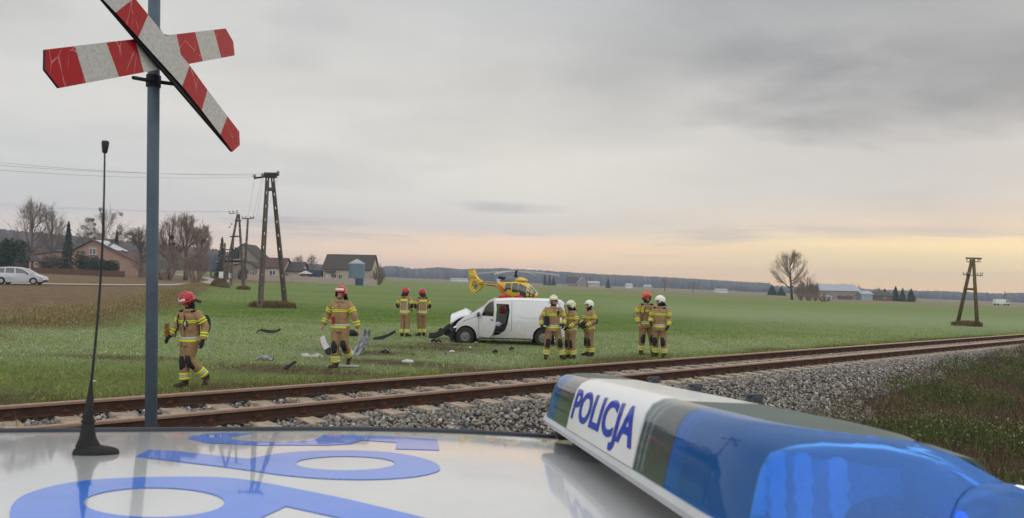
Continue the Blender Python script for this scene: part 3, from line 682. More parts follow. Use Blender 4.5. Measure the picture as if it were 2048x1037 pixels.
def face(u, v):
    y = .148-u*(.148+.302); zt = .0535+v*.080
    a = np.interp(zt-.0015, [p[1] for p in S0[:6]], [p[0] for p in S0[:6]])
    return Vector((a-.0015-.0011, y, zt+.0003))
for i, ch in enumerate('POLICJA'):
    pass
textmesh('POLICJA', 'lettering', face, M_text, pan, offset=.030, cuts=[(p[1]+.0015-.0535)/.080 for p in S0[1:5]])
# ---------------------------------------------------------------- whip antenna on the roof
def local(p): return MCI @ p
ax, ay = onroof(185, 909); az_ = rz(ax, ay)
ant = thing('roof_antenna', 'black whip antenna with rubber foot on the silver car roof', 'antenna'); mm = MC.copy(); mm.translation = MC @ Vector((ax, ay, az_)); ant.matrix_world = mm
dA = (mm.translation-CP).dot(F0)
mb = MB(); rg = []
for z_, a_, b_, cxx in ((0,.041,.021,.006),(.004,.0415,.0215,.006),(.009,.039,.020,.005),(.0125,.033,.018,.003),(.016,.0215,.0175,-.009),(.030,.0145,.014,-.0105),(.042,.0125,.0125,-.011),(.058,.0105,.0105,-.0115),(.060,.0122,.0122,-.0115),(.063,.0122,.0122,-.0115),(.064,.0098,.0098,-.0115),(.067,.0098,.0098,-.0115),(.068,.0080,.0080,-.0115),(.10,.0065,.0065,-.0112),(.132,.0025,.0025,-.011)):
    rg.append([(cxx+a_*math.cos(t_), b_*math.sin(t_), z_) for t_ in [2*math.pi*k/20 for k in range(20)]])
mb.loft(rg); mb.build('rubber_foot', M_rubber, ant, 2)
mi_ = mm.inverted(); p0 = mi_ @ at(178, 830, dA); p1 = mi_ @ at(209.5, 305, dA); p2 = mi_ @ at(211, 282, dA)
p0 = Vector((-.011, 0, .125))
mb = MB(); q_ = [p0.lerp(p1, k/10)+Vector((.006*math.sin(math.pi*k/10), 0, 0)) for k in range(11)]; mb.tube(q_, [.0026-.0011*k/10 for k in range(11)], 8); mb.build('whip', M_black, ant, True)
d_ = (p2-p1).normalized(); mb = MB(); mb.tube([p1-d_*.002, p1, p2-d_*.004, p2], [.003,.0045,.0068,.0055], 10); mb.build('tip', M_black, ant, True)
# ---------------------------------------------------------------- level crossing sign
M_pole = mat('painted_steel', (.10,.135,.17), (.065,.09,.12), 6, .55, .1, .25, 40)
def scratchy(name, c, sc, c2, amount):
    m = mat(name, c, c2, 30, .4, 0, .05, 60); t = m.node_tree; b = t.nodes['Principled BSDF']
    tcn = t.nodes.new('ShaderNodeTexCoord')
    wv = t.nodes.new('ShaderNodeTexVoronoi'); wv.feature = 'DISTANCE_TO_EDGE'; wv.inputs['Scale'].default_value = 11; wv.inputs['Randomness'].default_value = 1
    mpn = t.nodes.new('ShaderNodeMapping'); mpn.inputs['Scale'].default_value = (1.6, 1, .35); mpn.inputs['Rotation'].default_value = (0, R(20), 0); t.links.new(tcn.outputs['Object'], mpn.inputs[0]); t.links.new(mpn.outputs[0], wv.inputs['Vector'])
    nn = noise(tcn.outputs['Object'], 9, 4, .6, t)
    f = nmath('MULTIPLY', nmath('LESS_THAN', wv.outputs['Distance'], nmath('MULTIPLY', nmath('SUBTRACT', nn, .42, t=t), .085, t=t), t=t), amount, t=t)
    old = b.inputs['Base Color'].links[0].from_socket
    t.links.new(mixc(f, old, sc, t), b.inputs['Base Color']); return m
M_sr = scratchy('sign_red', (.37,.006,.014), (.50,.24,.23), (.31,.005,.012), .7)
M_sw = mat('sign_white', (.50,.50,.48), (.36,.37,.36), 55, .35, 0, .15, 90, contrast=3)
M_edge = mat('sign_edge', (.02,.022,.025), (.03,.03,.033), 8, .6)
sg = thing('crossing_sign', 'red and white crossed railway crossing sign on a grey steel post', 'crossing sign')
b0 = at(302, 850, 4.5); t0 = at(308.5, 0, 4.5); dr = (t0-b0)/(t0.z-b0.z)
zb = gz(b0.x, b0.y)-.1; base_ = b0+dr*(zb-b0.z); sg.location = base_
mb = MB(); mb.tube([Vector((0,0,0)), (t0+dr*.5)-base_], .0345, 20); mb.build('post', M_pole, sg, True)
def sp(px, py, w=0.0):
    k = (1/4.4)*(1+.0008*(329-px)); p = at(px, py, 1/k); nrm = SN; return p+nrm*w-base_
_a, _b, _c = [at(x_, y_, 1/((1/4.4)*(1+.0008*(329-x_)))) for x_, y_ in ((100,120),(460,100),(329,300))]
SN = (_b-_a).cross(_c-_a).normalized()
if SN.y < 0: SN = -SN                              # points away from the camera
zc = lambda q_: [(60+a/3.143, b/3.143) for a, b in q_]
A_ = [([(97,313),(282,292),(352,524),(185,555),(95,440)],1),([(282,292),(480,269),(560,485),(352,524)],0),([(480,269),(660,248),(716,456),(560,485)],1),([(660,248),(922,217),(962,410),(716,456)],0),([(922,217),(1038,203),(1087,387),(962,410)],1),([(1038,203),(1156,189),(1203,366),(1087,387)],0),([(1156,189),(1230,180),(1278,262),(1287,350),(1203,366)],1)]
B_ = [([(250,-190),(400,-190),(470,-185),(560,-100),(380,-52)],1),([(380,-52),(560,-100),(632,-8),(513,85)],0),([(513,85),(632,-8),(718,98),(655,240)],1),([(655,240),(718,98),(980,415),(933,545)],0),([(933,545),(980,415),(1092,568),(1056,697)],1),([(1056,697),(1092,568),(1218,733),(1174,850)],0),([(1174,850),(1218,733),(1293,830),(1297,915),(1250,957)],1)]
for segs, w0 in ((A_, .0), (B_, -.030)):
    mb = MB()
    for poly, c_ in segs:
        q_ = zc(poly)
        vs_f = [sp(a, b, w0) for a, b in q_]; n = len(q_); mb.add(vs_f, [tuple(range(n))], c_)
    # folded rim behind the sheet
    allp = [p for s_, _ in segs for p in zc(s_)]
    out = zc(segs[0][0])
    tops = zc([s_[0][0] for s_ in segs]+[segs[-1][0][1]]); 
    def rim(pts):
        for a, b in zip(pts[:-1], pts[1:]):
            mb.add([sp(*a, w0), sp(*b, w0), sp(*b, w0+.017), sp(*a, w0+.017)], [(0,1,2,3)], 2)
    last = segs[-1][0]; first = segs[0][0]
    if segs is A_: hull = [first[0], last[1], last[2], last[3], first[3], first[4], first[0]]
    else: hull = [first[0], first[1], first[2], first[3], last[1], last[2], last[3], last[4], first[4], first[0]]
    hz = zc(hull); rim(hz)
    n = len(hz)-1; mb.add([sp(*a, w0+.012) for a in hz[:-1]], [tuple(range(n))], 2)
    mb.build('sign_arm', [M_sw, M_sr, M_edge], sg)
mb = MB()
for py in (163, 70):
    mb = MB(); c0 = sp(307, py)*0+((at(307, py, 4.5))-base_); mb.tube([c0-Vector((0,0,.035)), c0+Vector((0,0,.035))], .042, 18)
    mb.tube([c0, sp(380, py+8, .03)], .012, 6); mb.tube([c0, sp(275, py-8, .03)], .012, 6)
    mb.build('bracket', M_edge, sg, 2)
# ---------------------------------------------------------------- trees
M_bark = mat('bark_brown', (.10,.075,.055), (.06,.045,.035), 5, .95, 0, .3)
M_bark2 = mat('bark_grey', (.16,.13,.11), (.09,.075,.06), 5, .95, 0, .3)
M_twig = mat('twigs', (.17,.125,.085), (.23,.17,.12), 2, .95)
M_twigr = mat('reddish_twigs', (.20,.15,.12), (.26,.20,.16), 2, .95)
M_twigg = mat('pale_twigs', (.22,.18,.13), (.15,.12,.09), 2, .95)
M_mist = rmat('mistletoe_leaf', [(.05,.06,.02), (.09,.10,.03), (.06,.08,.02)])
M_fir = rmat('fir_needles', [(.012,.030,.016), (.03,.055,.03), (.02,.04,.02), (.04,.07,.035)])
M_thuja = rmat('thuja_leaf', [(.015,.035,.02), (.035,.06,.03), (.025,.045,.02), (.05,.07,.03)])
def tree(name, label, px, py, h_px, w_px, seed, maxl=5, spread=.55, up=.5, nch=(5,4,4,3,3), r=.35, L0=.32, mt=None, bk=None, group=None, dist=None, mist=0, rmin=.017, stems=1, trunk_h=None):
    p = onland(px, py) if dist is None else atd(px, dist); d = p.y; h = h_px*d/F; w = w_px*d/F
    rng = random.Random(seed); tr, tw = MB(), MB(); ends = []; bush = stems > 1
    cb = .04 if bush else (trunk_h or .22); cz = h*(cb+(1-cb)*.52); rz_ = h*(1-cb)*.50; rx = w*.5; tall = up
    lob = [(rng.uniform(0, 6.28), rng.uniform(-.5, .9), rng.uniform(.75, 1.12)) for _ in range(9)]
    def surf(a, e_):                                  # point on a lumpy crown outline
        k = 1.0
        for la, le, ls in lob:
            dd = (math.cos(a-la)*math.cos(e_)*math.cos(le)+math.sin(e_)*math.sin(le))
            if dd > .72: k = k*(1+(ls-1)*(dd-.72)/.28)
        k *= rng.uniform(.86, 1.06)
        return Vector((rx*k*math.cos(a)*math.cos(e_), rx*k*math.sin(a)*math.cos(e_), cz+rz_*k*math.sin(e_)))
    def limb(a_, b_, r0, r1, bow, n, mbx, sides):
        m1 = a_.lerp(b_, .5)+Vector((rng.gauss(0,1)*bow*.4, rng.gauss(0,1)*bow*.4, -bow)); pts = []
        for i in range(n+1):
            t_ = i/n; q_ = a_*(1-t_)**2+m1*2*t_*(1-t_)+b_*t_*t_
            if 0 < i < n: q_ = q_+Vector((rng.gauss(0,1), rng.gauss(0,1), rng.gauss(0,.6)))*bow*.12
            pts.append(q_)
        mbx.tube(pts, [max(rmin, r0+(r1-r0)*i/n) for i in range(n+1)], sides, cap=False); return pts
    top = Vector((rng.gauss(0,.03)*w, 0, h*(.86 if not bush else .3)))
    if not bush: trunk = limb(Vector((0,0,-.25)), top, r, r*.18, h*.008, 8, tr, 8)
    nl = {3: 9, 4: 13, 5: 17}[maxl]
    for i in range(nl):
        a = i*2.4+rng.uniform(-.4, .4); e_ = R(rng.uniform(-28, 80)) if not bush else R(rng.uniform(-20, 85))
        if bush: s0 = Vector((math.cos(a)*w*.12*rng.random(), math.sin(a)*w*.12*rng.random(), -.1)); r0 = r
        else:
            f_ = min(.9, cb+.02+.5*max(0, math.sin(e_))**1.2*rng.uniform(.5, 1)+.12*rng.random()); f_ = f_/.86*.86
            k_ = min(7, int(f_/.86*8)); s0 = trunk[k_].lerp(trunk[k_+1], min(1, f_/.86*8-k_)); r0 = r*.42*(1-f_*.5)
        b_ = surf(a, e_); L1 = limb(s0, b_, r0, rmin, (b_-s0).length*.13, 6, tr if maxl > 4 else tw, 5)
        nb = {3: 4, 4: 7, 5: 9}[maxl]
        for q_ in range(nb):
            t_ = rng.uniform(.22, .97)*6; kk = min(5, int(t_)); s1 = L1[kk].lerp(L1[kk+1], t_-kk)
            b1 = surf(a+rng.gauss(0,.42), max(-.7, min(1.45, e_+rng.gauss(0,.34)))); b1 = s1.lerp(b1, rng.uniform(.55, 1)); L2 = limb(s1, b1, max(rmin, r0*.35), rmin, (b1-s1).length*.10, 4, tw, 3); ends.append(b1)
            nt2 = {3: 3, 4: 5, 5: 7}[maxl]
            for u_ in range(nt2):
                t2 = rng.uniform(.2, 1)*4; kk = min(3, int(t2)); s2 = L2[kk].lerp(L2[kk+1], t2-kk); ln = (b1-s1).length*rng.uniform(.25, .5)
                dr2 = ((s2-Vector((0,0,cz-h*.3))).normalized()+Vector((rng.gauss(0,.45), rng.gauss(0,.45), rng.gauss(0,.3)+tall*.3-(.9 if up < .2 else 0)))).normalized(); b2 = s2+dr2*ln
                L3 = limb(s2, b2, rmin, rmin*.7, ln*.08, 2, tw, 3)
                if maxl > 3:
                    for v_ in range(3):
                        s3 = L3[rng.choice((1, 2))]; b3 = s3+(dr2+Vector((rng.gauss(0,.6), rng.gauss(0,.6), rng.gauss(0,.4)))).normalized()*ln*.5; tw.tube([s3, b3], [rmin*.8, rmin*.5], 3, cap=False)
    o = thing(name, label, 'tree' if 'tree' in name or 'poplar' in name else 'bush', p, 0, group)
    if tr.v: tr.build('trunk', bk or M_bark, o, True)
    tw.build('crown', mt or M_twig, o)
    if mist:
        e_l = [q_ for q_ in ends if q_.z > h*.42]
        for k in range(mist):
            q_ = rng.choice(e_l); c = np.array(q_); rr = rng.uniform(.35, .75)*(h/17)
            P_ = rs.normal(size=(150, 3)); P_ = P_/np.linalg.norm(P_, axis=1)[:, None]*rs.uniform(.3, 1, (150, 1))**.5*rr+c
            v_, f_ = leaves(P_, .14); me = bpy.data.meshes.new('mistletoe'); fastmesh(me, v_, f_); setrnd(me, np.repeat(rs.uniform(0, 1, 150), 4)); me.materials.append(M_mist)
            mo = bpy.data.objects.new('mistletoe', me); COL.objects.link(mo); mo.parent = o
    return o
def conifer(name, label, px, py, h_px, w_px, seed, group=None, dist=None, dense=1.0, tiers=True, mt=None):
    p = onland(px, py) if dist is None else atd(px, dist); d = p.y; h = h_px*d/F; w = w_px*d/F
    o = thing(name, label, 'tree', p, 0, group); mb = MB(); mb.tube([(0,0,-.2),(0,0,h*.5),(0,0,h*.97)], [w*.035+.05, w*.02+.03, .01], 7); mb.build('trunk', M_bark, o, True)
    n = int(2600*dense); z = rs.uniform(0, 1, n)**1.25*.96+.03; nt_ = 11
    lay = (z*nt_) % 1
    rr = (1-z)**.8*w/2*(.62+.5*(1-lay) if tiers else 1)*rs.uniform(.15, 1, n)**.45
    a = rs.uniform(0, 6.283, n); rr = rr*(.85+.2*np.sin(a*3+z*9))
    P_ = np.stack([rr*np.cos(a), rr*np.sin(a), z*h-rr*.18], -1)
    v_, f_ = leaves(P_, rs.uniform(.5, 1.2, n)*w*.045+.05); me = bpy.data.meshes.new('crown'); fastmesh(me, v_, f_); setrnd(me, np.repeat(rs.uniform(0, 1, n), 4)); me.materials.append(mt or M_fir)
    c = bpy.data.objects.new('crown', me); COL.objects.link(c); c.parent = o; return o
def shrub(name, label, px, py, h_px, w_px, group=None, dist=None, mt=None, n=1800, cat='bush'):
    p = onland(px, py) if dist is None else atd(px, dist); d = p.y; h = h_px*d/F; w = w_px*d/F
    o = thing(name, label, cat, p, 0, group)
    mb = MB()
    for k in range(4):
        a = k*1.6; mb.tube([(0,0,-.1),(math.cos(a)*w*.12, math.sin(a)*w*.12, h*.4),(math.cos(a)*w*.22, math.sin(a)*w*.22, h*.75)], [.08,.05,.02], 5)
    mb.build('trunk', M_bark, o, True)
    cs = rs.normal(size=(9, 3))*[w*.20, w*.2, h*.14]+[0, 0, h*.5]
    q_ = rs.normal(size=(n, 3)); q_ /= np.linalg.norm(q_, axis=1)[:, None]
    P_ = cs[rs.randint(0, 9, n)]+q_*rs.uniform(.5, 1, (n, 1))**.4*np.array([w*.30, w*.30, h*.36]); P_[:, 2] = np.clip(P_[:, 2], .05, h*1.02); P_[:, 0] = np.clip(P_[:, 0], -w*.52, w*.52)
    v_, f_ = leaves(P_, rs.uniform(.5, 1.2, n)*min(w, h)*.05+.04); me = bpy.data.meshes.new('crown'); fastmesh(me, v_, f_); setrnd(me, np.repeat(rs.uniform(0, 1, n), 4)); me.materials.append(mt or M_thuja)
    c = bpy.data.objects.new('crown', me); COL.objects.link(c); c.parent = o; return o
# left skyline
tree('bare_tree', 'wide pale bare tree towering at far left over the dark thicket', 62, 552, 140, 92, 1, 5, .62, .35, (6,4,4,4,3), .55, .30, M_twigg, M_bark2, dist=215)
tree('bare_tree', 'paler bare tree immediately right of the wide one at far left', 103, 552, 128, 62, 2, 5, .5, .45, (5,4,4,4,3), .4, .30, M_twigg, M_bark2, dist=222)
tree('mistletoe_tree', 'bare tree hung with dark mistletoe balls behind the salmon house', 205, 552, 126, 92, 5, 5, .62, .4, (6,4,4,3,3), .5, .30, M_twigg, M_bark2, dist=235, mist=20)
tree('bare_tree', 'small bare tree between the spruce and the mistletoe tree', 166, 552, 92, 40, 6, 4, .55, .4, (5,4,4,4), .3, .3, M_twigg, M_bark2, dist=240)
tree('willow_tree', 'pale forked tree with drooping tips left of the sign post', 282, 560, 106, 64, 8, 5, .75, .12, (6,4,4,3,3), .45, .33, M_twigg, M_bark2, dist=150)
tree('bare_tree', 'tall brown bare tree showing beside the sign post', 338, 560, 128, 56, 9, 5, .42, .7, (6,5,4,4,3), .45, .28, M_twigr, dist=140)
tree('bare_tree', 'tall brown rounded bare tree standing over the lane bend', 372, 562, 130, 76, 10, 5, .5, .55, (6,5,4,4,3), .45, .26, M_twigr, dist=136, mist=5)
tree('bare_tree', 'spreading bare tree whose branches lean out over the brown bush', 398, 562, 112, 60, 12, 5, .6, .4, (6,4,4,4,3), .35, .28, M_twigr, dist=150)
tree('thicket_bush', 'dense brown twiggy bush at the bend of the lane', 392, 574, 76, 58, 14, 4, .6, .45, (7,5,5,4), .12, .30, M_twigr, dist=98, stems=7)
tree('thicket_bush', 'low dark twiggy bush under the tall trees by the post', 338, 566, 66, 70, 15, 4, .6, .4, (7,5,5,4), .12, .3, M_twigr, dist=128, stems=8)
tree('thicket_bush', 'small dark bush in front of the tall trees, left of the lane', 290, 556, 60, 50, 16, 4, .6, .4, (6,5,5,4), .12, .3, M_twigr, dist=160, stems=7)
conifer('spruce_tree', 'slender dark spruce in front of the salmon house', 135, 552, 104, 36, 1, dist=172)
conifer('fir_tree', 'small dark fir showing over the roof with solar panels', 232, 550, 86, 26, 2, dist=225)
conifer('fir_tree', 'open grey fir beside the transformer pole', 443, 560, 84, 36, 3, dist=185, dense=.45)
shrub('evergreen_bush', 'broad dark evergreen at the left edge above the silver car', 14, 548, 66, 50, dist=160, n=3000)
shrub('evergreen_bush', 'dark evergreen bush left against the salmon house front', 162, 550, 44, 30, dist=165)
shrub('evergreen_bush', 'dark round evergreen bush in the middle of the salmon house front', 190, 550, 38, 28, dist=163)
shrub('evergreen_bush', 'wide low evergreen bush below the solar panel roof', 218, 552, 34, 46, dist=160, n=2600)
shrub('evergreen_bush', 'round dark bush left of the transformer pole', 440, 560, 26, 28, dist=170)
shrub('evergreen_bush', 'dark upright bush beside the grey gable wall', 487, 562, 30, 20, dist=180)
shrub('evergreen_bush', 'grey leafless looking hedge clump below the bare thicket', 100, 548, 36, 60, dist=185, mt=rmat('hedge_grey', [(.08,.065,.05), (.12,.10,.075), (.06,.05,.04)]), n=2400)
tree('small_tree', 'bare twiggy tree right of the grey barn at the wall end', 757, 565, 38, 26, 21, 4, .55, .5, (6,5,4,4), .2, .26, M_twigr, dist=182, stems=3)
tree('small_tree', 'pale bare tree rising behind the blue shed', 625, 555, 50, 24, 22, 4, .55, .5, (6,4,4,4), .2, .3, M_twigg, M_bark2, dist=235)
tree('small_tree', 'faint bare tree behind the low roof left of the blue shed', 597, 555, 46, 26, 23, 4, .55, .4, (6,4,4,4), .2, .3, M_twigg, M_bark2, dist=240)
tree('field_tree', 'tall lone bare tree standing out in the right field', 1585, 600, 94, 78, 31, 5, .55, .5, (7,5,4,4,3), .42, .26, M_twig, dist=215)
for i, (px, h, w) in enumerate(((1603,40,26),(1618,46,30),(1632,32,18))):
    tree('field_bush', ('tall brown bush touching the lone field tree', 'broad brown bush in the middle of the clump by the field tree', 'narrow brown bush at the right of the clump by the field tree')[i], px, 600, h, w, 40+i, 4, .5, .6, (6,5,4,4), .14, .28, M_twigr, dist=212+i*3, stems=7)
tree('field_bush', 'small low bush standing apart right of the clump', 1648, 603, 18, 32, 44, 4, .7, .3, (6,5,4,3), .1, .3, M_twigr, dist=200, stems=6)
tree('field_tree', 'small round bare tree alone far off in the centre right', 1330, 577, 25, 30, 45, 4, .6, .4, (6,5,4,3), .3, .3, M_twigr, dist=420)
tree('field_tree', 'tiny bare tree right of the small round one', 1387, 578, 22, 18, 46, 4, .6, .5, (6,5,4,3), .25, .28, M_twigr, dist=430)
conifer('field_fir', 'single dark fir far off to the left of the small round tree', 1217, 570, 19, 13, 5, dist=520)
for i, (px, h) in enumerate(((1091,21),(1100,22),(1108,20))): conifer('field_fir', ('dark fir at the left of the three beside the far farm','tallest dark fir of the three beside the far farm','dark fir at the right of the three beside the far farm')[i], px, 568, h, 12, 7+i, dist=560)
for i, (px, h, w, t_) in enumerate(((1770,24,22,'broad dark fir left in the row beside the white roofed farm'),(1792,30,22,'tall blue fir second in the row beside the white roofed farm'),(1806,27,18,'narrow fir third in the row beside the white roofed farm'),(1823,26,24,'brownish fir at the right end of the row beside the farm'))):
    conifer('row_fir', t_, px, 596, h, w, 20+i, dist=330)
for i, (px, h, w, t_) in enumerate(((1545,20,26,'clump of far dark trees left of the lone field tree'),(1563,17,24,'low far bushes just left of the lone field tree'))): conifer('far_fir', t_, px, 588, h, w, 30+i, dist=420, tiers=False)
for i, (px, h, w) in enumerate(((1150,24,34),(1180,20,26),(1136,22,18))): tree('farm_tree', ('wide bare tree behind the far farm house', 'smaller bare tree right behind the far farm house', 'bare tree at the left of the far farm house')[i], px, 568, h, w, 60+i, 4, .6, .4, (6,5,4,3), .3, .3, M_twigr, dist=590)
for i, (px, h, w) in enumerate(((1665,26,22),(1690,30,24),(1703,30,20),(1716,28,22),(1757,24,16))): tree('yard_tree', ('first bare tree from the left behind the long grey barn','second bare tree from the left behind the long grey barn','third bare tree from the left behind the long grey barn','fourth bare tree from the left behind the long grey barn','lone bare tree behind the low sheds, left of the firs')[i], px, 598, h, w, 70+i, 4, .5, .5, (6,5,4,3), .25, .28, M_twigr, dist=350)
tree('far_poplar', 'slim far poplar beyond the wooden telegraph pole', 2010, 602, 24, 8, 80, 4, .35, .9, (6,5,4,3), .3, .25, M_twigr, dist=520)
# ---------------------------------------------------------------- far woods
def wood(name, label, prof, d, depth, n, mt, hmin=8, w_=7, base=0):
    t_ = rs.uniform(0, 1, n); px = prof[0][0]+(prof[-1][0]-prof[0][0])*t_
    top = np.interp(px, [p[0] for p in prof], [p[1] for p in prof]); dd = d+depth*rs.uniform(0, 1, n)
    x = (px-W/2)/F*dd; zt = CAMZ+((H/2-top)/F*math.cos(roll)*1.0)*dd
    # height of the skyline at that column
    zt = np.array([at(a, b, c).z for a, b, c in zip(px, top, dd)]); zg = -SL*x-1
    ht = np.maximum(zt-zg, 2)*(.80+.22*rs.uniform(0, 1, n)**.7)
    ph = rs.uniform(0, 6.283, n); rw = w_*rs.uniform(.6, 1.3, n)
    rings = [(0,.55),(.3,.95),(.6,1.0),(.85,.62),(1.0,.12)]; k = 6; V_ = []
    for j, (a, b) in enumerate(rings):
        for q_ in range(k):
            an = ph+q_*6.283/k; jr = rw*b*rs.uniform(.7, 1.2, n)
            base_h = np.maximum(ht-rw*2.4, 0)
            V_.append(np.stack([x+np.cos(an)*jr, dd+np.sin(an)*jr, zg+base_h+(ht-base_h)*a*rs.uniform(.93, 1.04, n)], -1))
    # skirt down to the ground
    V0_ = [np.stack([x+np.cos(ph+q_*6.283/k)*rw*.55, dd+np.sin(ph+q_*6.283/k)*rw*.55, zg-3], -1) for q_ in range(k)]
    V_ = np.stack(V0_+V_, 1); R_ = len(rings)+1
    f = [[r_*k+q_, r_*k+(q_+1) % k, (r_+1)*k+(q_+1) % k, (r_+1)*k+q_] for r_ in range(R_-1) for q_ in range(k)]
    Fc = np.array(f)[None]+np.arange(n)[:, None, None]*(R_*k)
    me = bpy.data.meshes.new(name); fastmesh(me, V_.reshape(-1, 3), Fc.reshape(-1, 4)); setrnd(me, np.repeat(rs.uniform(0, 1, n), R_*k))
    return stuff(name, label, me, mt)
M_wood = rmat('far_wood', [(.055,.04,.032), (.09,.065,.05), (.07,.055,.045), (.035,.045,.035), (.11,.08,.06)])
M_wood2 = rmat('far_wood_b', [(.05,.045,.04), (.08,.065,.05), (.03,.045,.04), (.075,.06,.05)])
wood('hill_wood', 'wooded ridge rising behind the houses at the left', [(-260,452),(0,459),(120,470),(230,480),(330,488),(430,500),(520,516),(620,528),(760,540)], 620, 160, 1500, M_wood, w_=6)
wood('far_wood', 'long wooded skyline across the middle distance', [(730,536),(790,532),(830,538),(880,535),(920,539),(1000,537),(1080,541),(1200,549),(1300,553),(1420,560),(1540,567)], 1300, 300, 1900, M_wood2, w_=9)
wood('far_wood', 'low hazy wood along the horizon at the right', [(1480,568),(1600,574),(1700,577),(1800,581),(1900,583),(2000,587),(2060,585),(2350,600)], 1100, 300, 900, M_wood2, w_=8)
wood('near_hedge_wood', 'brown thicket between the houses at the left edge', [(-260,505),(-40,500),(40,488),(90,498),(130,508),(200,512)], 250, 25, 160, M_wood, w_=3.0)
# ---------------------------------------------------------------- buildings
M_salmon = mat('salmon_render', (.36,.235,.175), (.29,.19,.14), 1.2, .9)
M_grey = mat('grey_render', (.30,.25,.21), (.22,.19,.16), 1.0, .9)
M_cream = mat('cream_render', (.48,.42,.35), (.38,.33,.27), 1.0, .9)
M_roofb = mat('brown_roof', (.075,.045,.038), (.11,.065,.055), 3, .85, stretch=(1,1,6))
M_roofd = mat('dark_roof', (.05,.045,.04), (.08,.07,.06), 3, .85)
M_sheet = mat('blue_sheet', (.04,.065,.11), (.055,.08,.13), 2, .6)
M_win = mat('window_glass', (.02,.022,.025), (.05,.055,.06), 1, .1, spec=.8)
M_frame = mat('window_frame', (.72,.72,.70), None, 4, .6)
M_solar = mat('solar_glass', (.30,.33,.38), (.40,.42,.46), 3, .12, .3, coat=1)
M_tin = mat('tin_roof', (.34,.37,.40), (.27,.30,.33), 3, .5, .3)
M_woodb = mat('brown_boards', (.09,.05,.035), (.13,.075,.05), 5, .9)
M_fencec = mat('concrete_fence', (.46,.38,.32), (.34,.28,.23), 2.5, .9, 0, .3)
M_silo = mat('silo_steel', (.12,.17,.22), (.15,.205,.26), 1.5, .5, .3, stretch=(1,1,5))
def house(name, label, p, prof, depth, walls, roofm, rz_=0, over=.35, th=.22, cat='house'):
    # prof: gable outline (x,z) facing the camera, first and last on the ground, ridge points between
    o = thing(name, label, cat, p, rz_); fn = lambda u, v, w: (u, w, v)
    mb = MB(); mb.prism([(prof[0][0], -1.5)]+[q_ for q_ in prof[1:-1]]+[(prof[-1][0], -1.5)], fn, 0, depth); wl = mb.build('wall', walls, o)
    mb = MB(); up_ = prof[1:-1]; a, b = up_[0], up_[-1]
    def ext(p_, q_):
        l = math.hypot(p_[0]-q_[0], p_[1]-q_[1]); return (p_[0]+(p_[0]-q_[0])/l*over, p_[1]+(p_[1]-q_[1])/l*over)
    line = [ext(up_[0], up_[1])]+up_[1:-1]+[ext(up_[-1], up_[-2])]
    mb.prism([(u, v+.02) for u, v in line]+[(u, v+th) for u, v in reversed(line)], fn, -over, depth+over); rf = mb.build('roof', roofm, o)
    return o, wl, rf
def window(parent, u, z, w, h, y=-.03, axis='x', side=1):
    f = MB()
    if axis == 'x': f.box((u, y, z), (w, .08, h)); g = [(u-w*.24, y-.05, z), (u+w*.24, y-.05, z)]; dm = (w*.40, .03, h*.84)
    else: f.box((y, u, z), (.08, w, h)); g = [(y+side*.05, u-w*.24, z), (y+side*.05, u+w*.24, z)]; dm = (.03, w*.40, h*.84)
    fo = f.build('window', M_frame, parent)
    for c in g: m_ = MB(); m_.box(c, dm); m_.build('pane', M_win, fo)
def chimney(parent, x, y, z, w=.5, h=1.1, mt=None):
    mb = MB(); mb.box((x, y, z+h/2), (w, w, h)); mb.box((x, y, z+h), (w+.12, w+.12, .1)); mb.build('chimney', mt or M_woodb, parent)
k = 200/F; hp = lambda px, d: atd(px, d)
o, wl, rf = house('salmon_house', 'salmon coloured house with steep gable and solar panels on its brown roof', hp(185, 190), [(-4.6,0),(-4.6,5.9),(-.1,8.35),(11.2,3.1),(11.2,0)], 9, M_salmon, M_roofb, over=.6)
window(o, .0, 5.6, 1.8, 1.7)
window(o, -2.6, 2.4, 1.2, 1.2); window(o, 4.2, 2.0, 1.4, 1.2)
sl_ = math.atan2(-5.25, 11.3)
for i in range(3):
    mb = MB(); rt = Matrix.Rotation(-sl_, 3, 'Y'); c0 = Vector((-.1+1.9*(i+.62), 0, 8.35-.465*1.9*(i+.62)+.36)); mb.box(c0+Vector((0,3.6,0)), (2.0, 6.0, .07), rot=rt); mb.build('solar_panel', M_solar, o)
mb = MB(); mb.box((6.0, 4.2, 5.95), (1.3,1.2,.10), rot=Matrix.Rotation(-sl_, 3, 'Y')); mb.build('skylight', M_win, o)
chimney(o, 1.6, 6, 7.9)
o, wl, rf = house('long_outbuilding', 'low salmon outbuilding with long dark roof left of the spruce', hp(98, 195), [(-5.2,0),(-5.2,3.9),(0,4.8),(5.0,5.2),(5.0,0)], 7, M_salmon, M_roofd)
window(o, -3.2, 1.8, 1.0, 1.0)
gzb = thing('garden_gazebo', 'small dark roofed garden gazebo left of the outbuilding', 'gazebo', hp(65, 170))
mb = MB(); mb.lathe([(2.9,2.35),(2.85,2.5),(.9,3.55),(.05,3.9)], (0,0,0), 8); mb.build('roof', M_roofd, gzb)
for a in range(6):
    mb = MB(); mb.box((2.3*math.cos(a*1.047), 2.3*math.sin(a*1.047), 1.1), (.14,.14,2.7)); mb.build('post', M_woodb, gzb)
